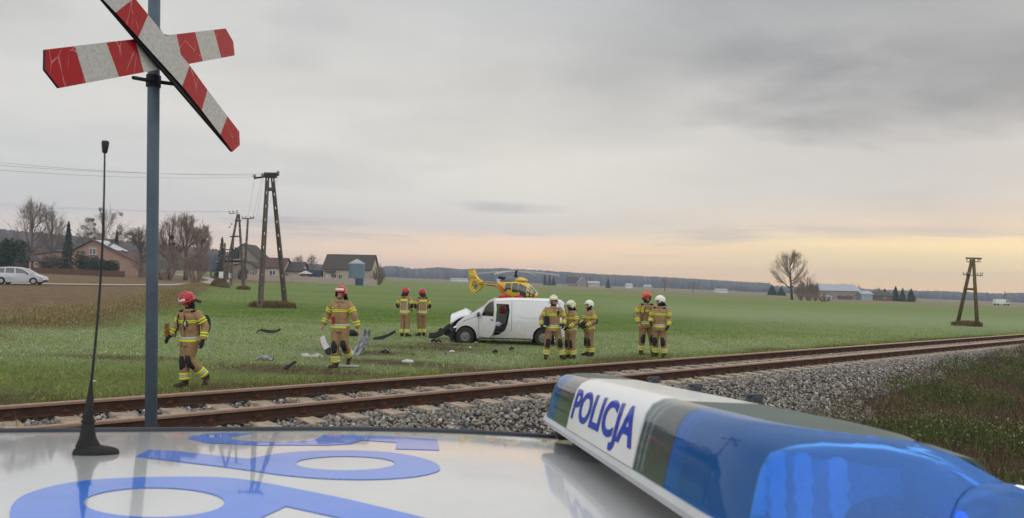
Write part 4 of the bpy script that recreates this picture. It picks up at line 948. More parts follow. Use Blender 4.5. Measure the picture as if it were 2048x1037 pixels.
def boards(name, label, px0, px1, d0, d1, h, mt, cat='fence', seg=2.4, gap=.3, post=.14, th=.05, curl=False, capm=None):
    a = atd(px0, d0); b = atd(px1, d1); n = max(1, int((b-a).length/seg)); o = thing(name, label, cat, a)
    for i in range(n+1):
        q_ = a.lerp(b, i/n); q_.z = gz(q_.x, q_.y); lo_ = q_-a
        m_ = MB(); m_.box(lo_+Vector((0,0,h*.5)), (post, post, h*1.06+.2)); m_.build('post', mt, o)
        if i < n:
            r_ = a.lerp(b, (i+1)/n); r_.z = gz(r_.x, r_.y); hi_ = r_-a; m_ = MB(); dv = (hi_-lo_); dv2 = Vector((dv.x, dv.y, 0)).normalized(); nn_ = Vector((-dv2.y, dv2.x, 0))*th/2
            if curl: tops = [0, .86, 1.0, 1.05, 1.0, .86, 0][1:-1]; us_ = np.linspace(.04, .96, 5)
            else: tops = [1, 1]; us_ = [.03, .97]
            vs_ = []
            for s_ in (-1, 1):
                vs_ += [lo_+dv*us_[0]+nn_*s_+Vector((0,0,.02)), lo_+dv*us_[-1]+nn_*s_+Vector((0,0,.02))]+[lo_+dv*u_+nn_*s_+Vector((0,0,h*t_)) for u_, t_ in reversed(list(zip(us_, tops)))]
            kk = 2+len(tops); fs_ = [tuple(range(kk)), tuple(range(2*kk-1, kk-1, -1))]+[(i_, (i_+1) % kk, kk+(i_+1) % kk, kk+i_) for i_ in range(kk)]
            m_.add(vs_, fs_); m_.build('fence_panel', mt, o)
    return o
boards('garden_fence', 'brown wooden garden fence in front of the salmon house', 66, 250, 150, 142, 1.15, M_woodb, seg=2.6)
boards('garden_fence', 'short reddish fence between the sign post and the lane', 312, 342, 134, 128, 1.3, M_woodb, seg=2.2)
boards('concrete_fence', 'long pinkish concrete panel fence in front of the farmyard', 496, 712, 172, 158, 1.45, M_fencec, curl=True, seg=2.05)
boards('concrete_fence', 'short pinkish concrete fence right of the blue silo', 728, 755, 157, 156, 1.45, M_fencec, curl=True, seg=2.05)
boards('farm_gate', 'dark sheet gate below the blue silo', 712.5, 727, 158, 157, 1.5, M_sheet, cat='gate', seg=1.6)
o, wl, rf = house('grey_farmhouse', 'tall grey gabled farmhouse behind the transformer pole', hp(483, 195), [(-4.6,0),(-4.6,5.0),(.2,9.1),(5.2,4.6),(5.2,0)], 10, M_grey, M_roofd)
window(o, -.6, 4.6, 1.0, 1.1); window(o, 1.8, 1.8, 1.3, 1.2); chimney(o, -.4, 4, 8.7, .7, .9)
o, wl, rf = house('grey_farmhouse', 'lower grey annexe with pent roof in front of the farmhouse', hp(488, 187), [(-4.0,0),(-4.0,3.0),(1.0,4.4),(4.2,2.4),(4.2,0)], 4, M_grey, M_roofd)
window(o, 2.2, 1.4, 1.2, 1.0)
def longhouse(name, label, px0, px1, d, hw_, hr, dep, wm, rm, wins=(), rzz=0, cat='barn'):
    a = atd((px0+px1)/2, d); wd = (px1-px0)*d/F; o = thing(name, label, cat, a, rzz); mb = MB(); mb.box((0, dep/2, hw_/2-.5), (wd, dep, hw_+1)); 
    mb.prism([(0,hw_),(dep/2,hr),(dep,hw_)], lambda u, v, w: (w, u, v), -wd/2, wd/2); mb.build('wall', wm, o)
    for s_, nm in ((0, 'roof'), (1, 'roof')):
        mb = MB(); y0, z0, y1, z1 = (-.4, hw_-.4*(hr-hw_)/(dep/2), dep/2, hr) if s_ == 0 else (dep+.4, hw_-.4*(hr-hw_)/(dep/2), dep/2, hr)
        mb.prism([(y0,z0+.02),(y1,z1+.02),(y1,z1+.2),(y0,z0+.2)], lambda u, v, w: (w, u, v), -wd/2-.4, wd/2+.4); mb.build('roof_slope', rm, o)
    for (u, z, w, h) in wins: window(o, u, z, w, h)
    return o
longhouse('low_farm_building', 'low cream building with reddish brown roof right of the farmhouse', 515, 567, 186, 3.3, 5.6, 7, M_cream, M_roofb, ((.6,1.9,1.6,1.2),))
longhouse('low_farm_building', 'low cream building with dark roof beside the blue shed', 567, 602, 188, 2.6, 4.8, 7, M_cream, M_roofd, ((-1.2,1.5,1.0,.8),))
o = thing('blue_shed', 'dark blue sheet metal shed between the farm buildings', 'shed', hp(624, 186))
mb = MB(); mb.prism([(-2.5,-.5),(2.5,-.5),(2.5,2.9),(-2.5,3.3)], lambda u, v, w: (u, w, v), 0, 6); mb.build('wall', M_sheet, o); mb = MB(); mb.box((0,-.03,1.2),(2.2,.06,2.2)); mb.build('door', mat('shed_door', (.03,.05,.085), None, 4, .6), o)
o = thing('parasol', 'small pale garden parasol in the farmyard', 'parasol', hp(612, 176)); mb = MB(); mb.lathe([(1.7,2.0),(1.6,2.1),(.1,2.75)], (0,0,0), 8); mb.build('canopy', M_cream, o); mb = MB(); mb.tube([(0,0,-.3),(0,0,2.7)], .04, 6); mb.build('pole', M_frame, o)
o = longhouse('grey_barn', 'cream barn with big dark pitched roof behind the blue silo', 647, 742, 184, 3.6, 7.2, 10, M_cream, M_roofd, ((-3.2,1.6,1.3,1.4),(-1.6,1.6,.9,1.4),(3.6,1.3,.8,.8)))
mb = MB(); mb.box((-4.6,-.04,1.2),(1.2,.08,2.3)); mb.build('door', M_frame, o); mb = MB(); mb.box((-4.0,-1.0,2.9),(2.6,2.0,.15)); mb.build('porch_roof', M_roofb, o)
o = thing('silo', 'blue grey round grain silo in front of the barn', 'silo', hp(714, 176)); mb = MB()
mb.lathe([(1.85,-.3)]+[(1.85+(.03 if i % 2 else 0), i*.32) for i in range(16)]+[(1.85,4.9)], n=24); mb.build('tank', M_silo, o, True)
mb = MB(); mb.lathe([(1.95,4.88),(1.9,5.0),(.35,5.9),(.1,6.0)], n=24); mb.build('roof', M_tin, o, 2)
# far farm, long barns
def farbox(name, label, px0, px1, d, hw_, hr, wm, rm, dep=8, cat='building', wins=()): return longhouse(name, label, px0, px1, d, hw_, hr, dep, wm, rm, wins, 0, cat)
farbox('greenhouse', 'long low white greenhouse far off behind the helicopter tail', 902, 936, 620, 1.8, 2.6, M_frame, M_tin)
farbox('far_farmhouse', 'dark roofed far farmhouse between bare trees', 1136, 1158, 570, 3, 7, M_grey, M_roofd)
o, wl, rf = house('far_farmhouse', 'pointed grey gable of the far farm', hp(1166, 560), [(-4,0),(-4,3.2),(0,7),(4,3.2),(4,0)], 8, M_grey, M_tin); window(o, 0, 3.4, 1.2, 1.2)
farbox('far_barn', 'long cream barn far off right of the pointed gable', 1174, 1200, 560, 3.0, 4.4, M_cream, M_tin)
farbox('far_shed', 'little white hut far off above the helicopter boom', 994, 1002, 640, 2.5, 3.4, M_frame, M_tin)
farbox('far_shed', 'low white shed far off in the middle right', 1434, 1456, 500, 1.6, 2.4, M_frame, M_tin)
farbox('far_shed', 'tiny pale house far off right of the single fir', 1254, 1266, 620, 2.4, 4, M_frame, M_tin)
farbox('far_shed', 'tiny cream cottage far off below the wood edge', 1290, 1304, 640, 2.0, 3.4, M_cream, M_tin)
o = longhouse('long_barn', 'long grey barn with pale metal roof at the right farm', 1640, 1722, 315, 3.6, 6.2, 14, M_grey, M_tin, tuple((-7+i*3.4, 1.9, 1.4, .9) for i in range(5)))
for i in range(4):
    mb = MB(); mb.box((-6+i*3.8, 6.6, 6.3), (.45,.45,.8)); mb.build('vent', M_frame, o)
longhouse('farm_shed', 'pale blue metal shed beside the long grey barn', 1724, 1746, 312, 2.6, 3.9, 8, M_tin, M_tin)
longhouse('farm_shed', 'low brown farm shed left of the row of firs', 1747, 1786, 318, 2.2, 3.8, 8, mat('shed_brick', (.18,.12,.09), (.13,.09,.07), 3, .9), M_roofd, ((1,1.2,1.2,.8),))
longhouse('farm_shed', 'long low white shed in front of the grey barn', 1636, 1664, 300, .8, 1.2, 3, M_frame, M_tin)
longhouse('farm_shed', 'brick coloured wood stack in front of the grey barn', 1683, 1706, 300, 1.2, 1.5, 3, mat('stack', (.20,.13,.10), (.14,.09,.07), 3, .9), M_roofb)
# ---------------------------------------------------------------- lane and line poles
M_lane = mat('lane_gravel', (.36,.33,.29), (.28,.26,.22), 1.5, .95)
mb = MB(); ctl = [(-150,38),(-95,54),(-58,68),(-49,74.5),(-43.8,88),(-44.5,105),(-50,125),(-66,165),(-92,212),(-120,260)]
P_ = []
for i in range(len(ctl)-1):
    for j in range(8):
        p0, p1, p2, p3 = [np.array(ctl[min(max(i+q_, 0), len(ctl)-1)], float) for q_ in (-1, 0, 1, 2)]; t_ = j/8
        P_.append(.5*((2*p1)+(-p0+p2)*t_+(2*p0-5*p1+4*p2-p3)*t_*t_+(-p0+3*p1-3*p2+p3)*t_**3))
vs_ = []; fs_ = []
for i, p in enumerate(P_):
    d_ = P_[min(i+1, len(P_)-1)]-P_[max(i-1, 0)]; d_ = d_/np.linalg.norm(d_); n_ = np.array([-d_[1], d_[0]])
    for s_ in (-1.9, -.6, .6, 1.9): q_ = p+n_*s_; vs_.append((q_[0], q_[1], gz(*q_)+.07))
    if i: b_ = i*4; fs_ += [(b_-4+j, b_-3+j, b_+1+j, b_+j) for j in range(3)]
mb.add(vs_, fs_); tag(mb.build('lane', M_lane, None, True), kind='structure')
M_pc = mat('pole_concrete', (.15,.125,.105), (.09,.075,.065), 2.5, .95, 0, .4, 25)
M_pw = mat('pole_wood', (.13,.105,.045), (.09,.07,.035), 2.5, .95, 0, .4, 25)
M_ins = mat('insulator', (.30,.28,.26), None, 3, .3)
M_iron = mat('dark_iron', (.035,.03,.028), (.05,.04,.035), 5, .7)
M_wire = mat('wire', (.20,.20,.205), None, 3, .6)
def leg(o, a, b, w0, w1, mt, rungs=True):
    mb = MB(); a, b = Vector(a), Vector(b); d_ = (b-a).normalized(); sx = Vector((1,0,0)); sx = (sx-d_*sx.dot(d_)).normalized(); sy = d_.cross(sx)
    for s_ in (-1, 1):                               # ladder-like concrete leg: two flanges and webs
        mb.loft([[a+sx*(s_*w0*.36+i*w0*.14)+sy*(j*w0*.42) for i, j in ((-1,-1),(1,-1),(1,1),(-1,1))], [b+sx*(s_*w1*.36+i*w1*.14)+sy*(j*w1*.42) for i, j in ((-1,-1),(1,-1),(1,1),(-1,1))]])
    L_ = (b-a).length; n = int(L_/.42)
    for i in range(n):
        if i % 2 == 0 or rungs is False:
            c = a+d_*(L_*(i+.5)/n); w = w0+(w1-w0)*(i+.5)/n
            mb.loft([[c+d_*(t_*L_/n*.5)+sx*(i_*w*.24)+sy*(j_*w*.30) for i_, j_ in ((-1,-1),(1,-1),(1,1),(-1,1))] for t_ in (-1.55, 1.55)])
    return mb.build('leg', mt, o)
def bar_(o, name, a, b, w, mt):
    mb = MB(); mb.tube([a, b], w, 5); return mb.build(name, mt, o)
def insul(o, p, r=.07):
    mb = MB(); mb.lathe([(r*.4,-.02),(r*.4,.04),(r,.05),(r*.9,.10),(r*.5,.14),(r*.6,.16),(r*.2,.2)], p, 10); mb.build('insulator', M_ins, o, True)
# big A pole
bL = onland(520, 617); bR = onland(572, 615); d0 = 45.5; top = at(541, 352, d0); mid_ = (bL+bR)/2
ap = thing('power_pole', 'big concrete A shaped power pole in the green field', 'power pole', mid_); loc = lambda p: Vector(p)-mid_
leg(ap, loc(bL)-Vector((0,0,.3)), loc(at(535,352,d0)), .30, .20, M_pc); leg(ap, loc(bR)-Vector((0,0,.3)), loc(at(545,354,d0)), .30, .19, M_pc)
bar_(ap, 'brace', loc(at(532,379,d0)), loc(at(546,379,d0)), .12, M_pc)
mb = MB(); mb.box(loc(at(541,351,d0)), (.7,.35,.3)); mb.build('pole_cap', M_iron, ap)
bar_(ap, 'crossarm', loc(at(508,357,d0-.4)), loc(at(558,350,d0+.4)), .06, M_iron)
for a in ((509,357),(525,355),(556,350)): insul(ap, loc(at(a[0], a[1]-2, d0)), .12)
def mound(label, c, rx, ry, h, seed, nb=2500):
    o = thing('grass_mound', label, 'grass mound', c); mb = MB(); rng = random.Random(seed); rg = []
    for t_, hh_ in ((1.05,-.05),(.95,.35),(.7,.8),(.35,1),(.05,1.05)): rg.append([(rx*t_*math.cos(a)*rng.uniform(.9,1.1), ry*t_*math.sin(a)*rng.uniform(.9,1.1), h*hh_*rng.uniform(.85,1.1)) for a in [6.283*k_/18 for k_ in range(18)]])
    mb.loft(rg); mb.build('mound_soil', mat_mound, o, True)
    a = rs.uniform(0, 6.283, nb); r_ = rs.uniform(0, 1, nb)**.5; P_ = np.stack([rx*r_*np.cos(a), ry*r_*np.sin(a), h*(1-r_**3)], -1)
    v = np.empty((nb, 3, 3)); b = rs.uniform(0, 6.283, nb); hh_ = rs.uniform(.1, .4, nb); l = rs.uniform(.1, .8, nb)*hh_
    v[:, 0] = P_+np.stack([np.cos(b+1.57), np.sin(b+1.57), 0*b], -1)*.03; v[:, 1] = P_-np.stack([np.cos(b+1.57), np.sin(b+1.57), 0*b], -1)*.03; v[:, 2] = P_+np.stack([np.cos(b)*l, np.sin(b)*l, hh_], -1)
    me = bpy.data.meshes.new('grass_tuft'); fastmesh(me, v.reshape(-1, 3), np.arange(3*nb).reshape(nb, 3)); setrnd(me, np.repeat(rs.uniform(0, 1, nb), 3)); me.materials.append(M_mg)
    g_ = bpy.data.objects.new('grass_tuft', me); COL.objects.link(g_); g_.parent = o; g_['kind'] = 'stuff'
mat_mound = mat('mound_earth', (.10,.07,.04), (.16,.11,.06), 5, .95, 0, .5); M_mg = rmat('mound_leaf', [(.18,.12,.06), (.25,.17,.09), (.12,.09,.04), (.15,.13,.05)])
mound('brown grassy mound under the big A shaped pole', (bL+bR)/2+Vector((0,-.2,0)), 1.45, .8, .14, 1)
# transformer pole behind
d1 = 84; q0 = onland(457, 578); base1 = atd(472, d1); tp = thing('transformer_pole', 'A shaped pole with transformer and platform in front of the grey farmhouse', 'transformer pole', base1); loc = lambda p: Vector(p)-base1
leg(tp, loc(at(448,572,d1)), loc(at(475,430,d1)), .30, .18, M_pc); leg(tp, loc(at(487,574,d1)), loc(at(478,430,d1)), .30, .18, M_pc)
for a, b, w in (((450,523),(487,523),.12), ((462,473),(482,473),.07), ((470,442),(482,442),.09), ((458,428),(476,426),.04), ((452,500),(484,500),.06)): bar_(tp, 'crossarm', loc(at(*a, d1)), loc(at(*b, d1)), w, M_iron)
mb = MB(); mb.box(loc(at(471,510,d1)), (.75,.6,.95)); mb.tube([loc(at(471,500,d1)), loc(at(471,495,d1))], .1, 6); mb.build('transformer', mat('transformer_grey', (.06,.065,.07), (.045,.05,.055), 5, .6), tp)
for a in ((459,426),(466,425),(474,424),(463,450),(459,456)): insul(tp, loc(at(*a, d1)), .12)
base2 = onland(487, 580); sp_ = thing('power_pole', 'slim single concrete pole with crossbar beside the transformer pole', 'power pole', base2); loc = lambda p: Vector(p)-base2
leg(sp_, (0,0,-.3), loc(at(496,437,base2.y)), .28, .17, M_pc); bar_(sp_, 'crossarm', loc(at(484,438,base2.y)), loc(at(508,437,base2.y)), .06, M_iron)
for a in (485,491,501,507): insul(sp_, loc(at(a, 436, base2.y)), .1)
base3 = atd(463, 105); s3 = thing('power_pole', 'short thin pole with crossbar left of the transformer', 'power pole', base3); loc = lambda p: Vector(p)-base3
leg(s3, (0,0,-.3), loc(at(467,472,105)), .3, .2, M_pc); bar_(s3, 'crossarm', loc(at(459,474,105)), loc(at(475,474,105)), .06, M_iron)
base3b = atd(449, 110); s3 = thing('power_pole', 'thin bare pole left of the transformer legs', 'power pole', base3b); loc = lambda p: Vector(p)-base3b
leg(s3, (0,0,-.3), loc(at(450,487,110)), .3, .2, M_pc)
mound('small dark grass tuft mound under the slim single pole', base2, .8, .5, .22, 2, 600)
mound('brown grass mound below the white meter box', atd(441, 92), 1.2, .7, .9, 3, 1500)
bx = atd(443, 92); o = thing('meter_box', 'white electric meter box on a post by the field edge', 'electric box', bx); mb = MB(); mb.box((0,0,1.55),(.45,.3,.8)); mb.build('cabinet', M_frame, o, bevel=.02); mb = MB(); mb.box((0,0,.6),(.3,.2,1.2)); mb.build('plinth', M_fencec, o)
bx = atd(461.5, 105); o = thing('meter_box', 'smaller white electric box left of the concrete fence', 'electric box', bx); mb = MB(); mb.box((0,0,1.4),(.35,.25,.7)); mb.build('cabinet', M_frame, o, bevel=.02); mb = MB(); mb.box((0,0,.5),(.25,.2,1.1)); mb.build('plinth', M_fencec, o)
# wooden telegraph pole on the right
bL2 = onland(1913, 651); bR2 = onland(1955, 654); dm = (bL2.y+bR2.y)/2; mid2 = (bL2+bR2)/2
tg = thing('telegraph_pole', 'mossy wooden A shaped telegraph pole in the field at the right', 'telegraph pole', mid2); loc = lambda p: Vector(p)-mid2
for a, b in ((bL2, at(1944,519,dm)), (bR2, at(1947,519,dm))):
    mb = MB(); mb.tube([loc(a)-Vector((0,0,.3)), loc(b)], [.155,.12], 10); mb.build('leg', M_pw, tg, True)
bar_(tg, 'brace', loc(at(1928,578,dm)), loc(at(1950,579,dm)), .09, M_pw)
mb = MB(); mb.tube([loc(at(1932,516.5,dm)), loc(at(1963,517.5,dm))], .07, 6); mb.build('crossarm', M_pw, tg)
for a, b in (((1933,524),(1961,524)), ((1926,550),(1965,552))):
    bar_(tg, 'crossarm', loc(at(*a, dm)), loc(at(*b, dm)), .035, M_iron)
for a in ((1934,522),(1940,522),(1956,522),(1960,522),(1927,549),(1933,549),(1938,549),(1955,550),(1961,550),(1965,550)): insul(tg, loc(at(a[0], a[1], dm)), .06)
mound('brown grass mound at the foot of the wooden telegraph pole', mid2, 1.25, .7, .16, 5, 1800)
def wire(label, a, b, sag=.8, r=.012):
    n = 20; a, b = Vector(a), Vector(b); o_ = (a+b)/2; mb = MB(); mb.tube([a.lerp(b, i/n)-Vector((0,0,sag*4*(i/n)*(1-i/n)))-o_ for i in range(n+1)], r*.55, 4); o = mb.build('power_line', M_wire, None, True, loc=o_); tag(o, label, 'wire', 'overhead wires'); return o
wlab = ['uppermost wire from the A shaped pole to the left edge', 'middle wire from the A shaped pole to the left edge', 'lowest wire from the A shaped pole to the left edge']
for i, (a, y0) in enumerate((((525,350),314), ((556,347),322), ((509,354),331))): wire(wlab[i], at(*a, d0), at(-120, y0, 30), .25, .011)
wl2 = ['leftmost wire running down from the A shaped pole to the slim pole', 'second wire running down from the A shaped pole to the slim pole', 'third wire running down from the A shaped pole to the slim pole', 'rightmost wire running down from the A shaped pole to the slim pole']
for i, (a, b) in enumerate((((509,357),(485,434)), ((523,357),(491,434)), ((527,357),(501,434)), ((556,352),(507,434)))): wire(wl2[i], at(*a, d0), at(*b, base2.y), 1.6, .011)
wire('faint wire from the transformer pole to the left edge', at(459, 424, d1), at(-150, 396, 60), .3, .012)
wire('second faint wire from the transformer pole to the left edge', at(466, 424, d1), at(-150, 402, 60), .3, .012)
# ---------------------------------------------------------------- people
M_jack = mat('tan_cloth', (.40,.262,.135), (.25,.16,.08), 9, .9, 0, .5, 22, coord='Object', contrast=1.6)
M_trou = mat('tan_cloth_dark', (.33,.215,.11), (.20,.13,.066), 8, .9, 0, .5, 20, contrast=1.6)
M_yel = mat('reflective_yellow', (.66,.72,.05), (.50,.55,.05), 20, .5)
M_silv = mat('reflective_silver', (.52,.53,.52), (.40,.41,.41), 20, .4, .2)
M_skin = mat('skin', (.50,.27,.20), (.42,.21,.155), 12, .55)
M_red = mat('helmet_red', (.42,.012,.022), (.33,.01,.018), 6, .25, coat=.6)
M_org = mat('helmet_orange', (.62,.08,.02), (.5,.05,.015), 6, .3, coat=.5)
M_crm = mat('helmet_cream', (.62,.61,.42), (.52,.52,.36), 6, .35, coat=.4)
M_hwh = mat('helmet_white', (.72,.72,.66), (.62,.62,.56), 6, .3, coat=.4)
M_gold = mat('visor_silver', (.72,.62,.50), (.55,.45,.36), 6, .2, .4, coat=.5)
M_blk = mat('black_cloth', (.018,.018,.02), (.03,.03,.032), 20, .85, 0, .3, 50)
M_boot = mat('boot_leather', (.035,.024,.02), (.05,.032,.026), 12, .6)
M_medr = mat('red_cloth', (.50,.02,.03), (.36,.015,.022), 8, .85, 0, .4, 20)
M_eye = mat('eye_dark', (.03,.02,.018), None, 3, .3)
M_lip = mat('mouth', (.45,.12,.10), None, 3, .5)
M_teeth = mat('teeth', (.75,.70,.62), None, 3, .4)
def fuse(mb, mats, name, parent, vox=.014, sm=4, crumple=0):
    o = mb.build(name, mats, None); r_ = o.modifiers.new('r', 'REMESH'); r_.mode = 'VOXEL'; r_.voxel_size = vox; r_.use_smooth_shade = True
    s_ = o.modifiers.new('s', 'SMOOTH'); s_.iterations = sm; s_.factor = .6
    bpy.context.view_layer.update(); me = bpy.data.meshes.new_from_object(o.evaluated_get(bpy.context.evaluated_depsgraph_get()))
    bpy.data.objects.remove(o); me.name = name
    n = len(me.vertices); co = np.empty(n*3, 'f'); me.vertices.foreach_get('co', co); co = co.reshape(n, 3)
    if crumple:
        no = np.empty(n*3, 'f'); me.vertices.foreach_get('normal', no); no = no.reshape(n, 3); w_ = 0
        for q_ in range(7):
            kx = rs.normal(size=3)*np.array([16, 16, 34]); w_ = w_+np.sin(co @ kx+rs.uniform(0, 6.28))
        co = co+no*(w_/7*crumple)[:, None]; me.vertices.foreach_set('co', co.astype('f').ravel())
    me.polygons.foreach_set('use_smooth', np.ones(len(me.polygons), bool)); me.update()
    o = bpy.data.objects.new(name, me); COL.objects.link(o); o.parent = parent
    if not me.materials:
        me.materials.append(mats)
    return o
V = Vector
def person(label, px, py, hpx, rz, J=None, lean=0, leanx=0, hyaw=0, hpitch=0, helmet='red', neckb=True, style='fire', gloves=True, extras=(), pos=None, dist=None, knees=True, group=None, back=False, hpxm=1.845, chest=True, stout=1.0):
    p = pos or (onland(px, py) if dist is None else atd(px, dist)); d = (p-CP).dot(F0)
    S = (hpx*d/F)/hpxm
    root = thing('person', label, 'person', p, rz, group); root.scale = (S, S, S)
    j = dict(hipL=(-.095,0,.92), hipR=(.095,0,.92), kneL=(-.12,-.03,.50), kneR=(.12,-.03,.50), ankL=(-.135,.02,.10), ankR=(.135,.02,.10), toeL=(-.16,-.16,.04), toeR=(.16,-.16,.04),
             elbL=(-.30,.03,1.16), elbR=(.30,.03,1.16), wrL=(-.30,-.08,.92), wrR=(.30,-.08,.92))
    j.update(J or {}); j = {k: V(v) for k, v in j.items()}
    rl = Matrix.Rotation(lean, 3, 'X') @ Matrix.Rotation(leanx, 3, 'Y'); pv = V((0,0,.95))
    tf = lambda q_: pv+rl @ (V(q_)-pv)
    sh = {'L': tf((-.185,0,1.43)), 'R': tf((.185,0,1.43))}
    hc = tf((0,-.03,1.665)); hm = rl @ Matrix.Rotation(hyaw, 3, 'Z') @ Matrix.Rotation(hpitch, 3, 'X')
    hd = lambda q_: hc+hm @ V(q_)
    skin = M_skin; fire = style == 'fire'
    jm, tm = (M_jack, M_trou) if fire else (M_medr, M_medr)
    # body: one continuous skin
    b = MB(); b.ell(hc, (.072,.092,.112), 14, 10, rot=hm); b.ell(hd((0,-.045,-.055)), (.050,.050,.058), 12, 8, rot=hm)
    b.tube([hd((0,-.085,.03)), hd((0,-.112,-.018)), hd((0,-.10,-.03))], [.010,.017,.012], 8)
    for s_ in (-1, 1): b.ell(hd((s_*.074,.01,-.005)), (.010,.018,.030), 8, 6, rot=hm)
    b.tube([hd((0,.01,-.04)), tf((0,.01,1.44)), tf((0,0,1.3)), tf((0,0,1.1)), V((0,0,.95)), V((0,0,.88))], [.058,.065,.13,.12,.125,.09], 12)
    hands = {}
    for s_, k in ((-1, 'L'), (1, 'R')):
        b.tube([tf((s_*.06,0,1.40)), sh[k], j['elb'+k], j['wr'+k]], [.06,.055,.042,.030], 10)
        b.tube([j['hip'+k], j['kne'+k], j['ank'+k], j['ank'+k]+V((0,0,-.03))], [.085,.058,.045,.042], 10)
        b.tube([j['ank'+k]+V((0,.02,-.04)), j['toe'+k]], [.038,.026], 8)
        f = (j['wr'+k]-j['elb'+k]).normalized(); hands[k] = (j['wr'+k], f)
        def hand(mb, gr=0.0):
            w_ = j['wr'+k]; inn = V((-s_,0,0)); inn = (inn-f*inn.dot(f)).normalized(); fw = f.cross(inn); 
            if fw.y > 0: fw = -fw
            mb.tube([w_-f*.015, w_+f*.03, w_+f*.085], [.026+gr,.040+gr,.038+gr], 8, flat=.55 if abs(inn.x) > .5 else .7)
            for q_, (o_, l_) in enumerate(((.030,.070),(.010,.080),(-.010,.074),(-.029,.058))):
                a = w_+f*.08+fw*o_; c1 = a+f*l_*.5+inn*.008; c2 = a+f*l_*.85+inn*.032
                mb.tube([a-f*.01, c1, c2], [.0115+gr*.6,.0105+gr*.6,.009+gr*.6], 6)
            a = w_+f*.025+fw*.034; mb.tube([a, a+f*.035+fw*.022+inn*.012, a+f*.062+fw*.024+inn*.026], [.014+gr*.6,.012+gr*.6,.010+gr*.6], 6)
        hand(b)
        if gloves and gloves is not k:
            g = MB(); hand(g, .005); w_ = j['wr'+k]; g.tube([w_-f*.075, w_-f*.03, w_+f*.012], [.048,.044,.036], 10); fuse(g, M_blk, 'glove', root, .009, 2)
    fuse(b, skin, 'body', root, .0085, 2)
    # face
    if not back:
        for s_ in (-1, 1):
            m_ = MB(); m_.ell(hd((s_*.030,-.083,.012)), (.012,.008,.006), 8, 6, rot=hm); m_.build('eye', M_eye, root, True)
            m_ = MB(); m_.tube([hd((s_*.048,-.078,.028)), hd((s_*.030,-.090,.034)), hd((s_*.014,-.090,.030))], .0035, 5); m_.build('eyebrow', M_boot, root)
        m_ = MB(); m_.tube([hd((-.026,-.088,-.058)), hd((0,-.097,-.064)), hd((.026,-.088,-.058))], .006, 6); m_.build('mouth', M_lip, root)
        if 'smile' in extras: m_ = MB(); m_.tube([hd((-.018,-.094,-.058)), hd((0,-.101,-.062)), hd((.018,-.094,-.058))], .0042, 6); m_.build('teeth', M_teeth, root)
    # jacket
    jb = MB(); TR = [(.80,.192,.158),(.90,.188,.153),(1.0,.180,.146),(1.12,.180,.145),(1.26,.193,.148),(1.37,.198,.140),(1.43,.165,.120),(1.465,.095,.090),(1.50,.075,.078)]
    def tr(z, g=0):
        a = float(np.interp(z, [t_[0] for t_ in TR], [t_[1] for t_ in TR]))*stout+g; c = float(np.interp(z, [t_[0] for t_ in TR], [t_[2] for t_ in TR]))*stout+g
        return [tf((a*math.copysign(abs(math.cos(t_))**.85, math.cos(t_)), c*math.copysign(abs(math.sin(t_))**.85, math.sin(t_)), z)) for t_ in [2*math.pi*k_/28 for k_ in range(28)]]
    z0 = .80 if fire else .86
    jb.loft([tr(z) for z in [z0]+[t_[0] for t_ in TR if t_[0] > z0]])
    ra = [.088,.080,.070,.062] if fire else [.075,.068,.058,.050]
    arm = {}
    for s_, k in ((-1, 'L'), (1, 'R')):
        e = j['elb'+k]; w_ = j['wr'+k]; m1 = sh[k].lerp(e, .5)+V((s_*.012,0,0)); arm[k] = (sh[k], e, w_)
        jb.tube([tf((s_*.10,0,1.40)), sh[k], m1, e, w_-(w_-e).normalized()*.02], [.075,.082,ra[0]*.92,ra[1]*.92,ra[3]], 14)
    fuse(jb, jm, 'jacket', root, .0125, 3, .006)
    # trousers
    tb = MB(); pr = [(.145,.125,.86),(.155,.130,.92),(.15,.125,.99)]
    tb.loft([[V((a*math.cos(t_), c*math.sin(t_), z)) for t_ in [2*math.pi*q_/20 for q_ in range(20)]] for a, c, z in pr])
    legs = {}
    for k in 'LR':
        h_, kn, an = j['hip'+k], j['kne'+k], j['ank'+k]; low = an+(kn-an).normalized()*.02; legs[k] = (h_, kn, low)
        tb.tube([h_, h_.lerp(kn, .5), kn, kn.lerp(low, .5), low], [.118,.108,.092,.090,.093], 14)
    fuse(tb, tm, 'trousers', root, .0135, 3, .006)
    # bands
    def limb_band(a, b_, t0_, t1_, r_, mt, par=root, name='reflective_stripe'):
        m_ = MB(); a, b_ = V(a), V(b_); pts = [a.lerp(b_, t0_+(t1_-t0_)*i/3) for i in range(4)]; m_.tube(pts, [r_-.004,r_,r_,r_-.004], 18); return m_.build(name, mt, par, True)
    def torso_band(z0_, z1_, mt, g=.009, name='reflective_stripe'):
        m_ = MB(); m_.loft([tr(z0_, g-.006), tr(z0_+.006, g), tr((z0_+z1_)/2, g+.001), tr(z1_-.006, g), tr(z1_, g-.006)]); return m_.build(name, mt, root, True)
    def patch(z0_, z1_, a0, a1, mt, g=.012, name='patch'):   # part of the torso surface between two angles
        m_ = MB(); n_ = 8; P1 = []; P2 = []
        for zz in (z0_, z1_):
            for q_, P_ in ((g, P1), (g-.008, P2)):
                a = float(np.interp(zz, [t_[0] for t_ in TR], [t_[1] for t_ in TR]))*stout+q_; c = float(np.interp(zz, [t_[0] for t_ in TR], [t_[2] for t_ in TR]))*stout+q_
                P_.append([tf((a*math.copysign(abs(math.cos(t_))**.85, math.cos(t_)), c*math.copysign(abs(math.sin(t_))**.85, math.sin(t_)), zz)) for t_ in np.linspace(a0, a1, n_)])
        m_.loft([P1[0]+P2[0][::-1], P1[1]+P2[1][::-1]]); return m_.build(name, mt, root)
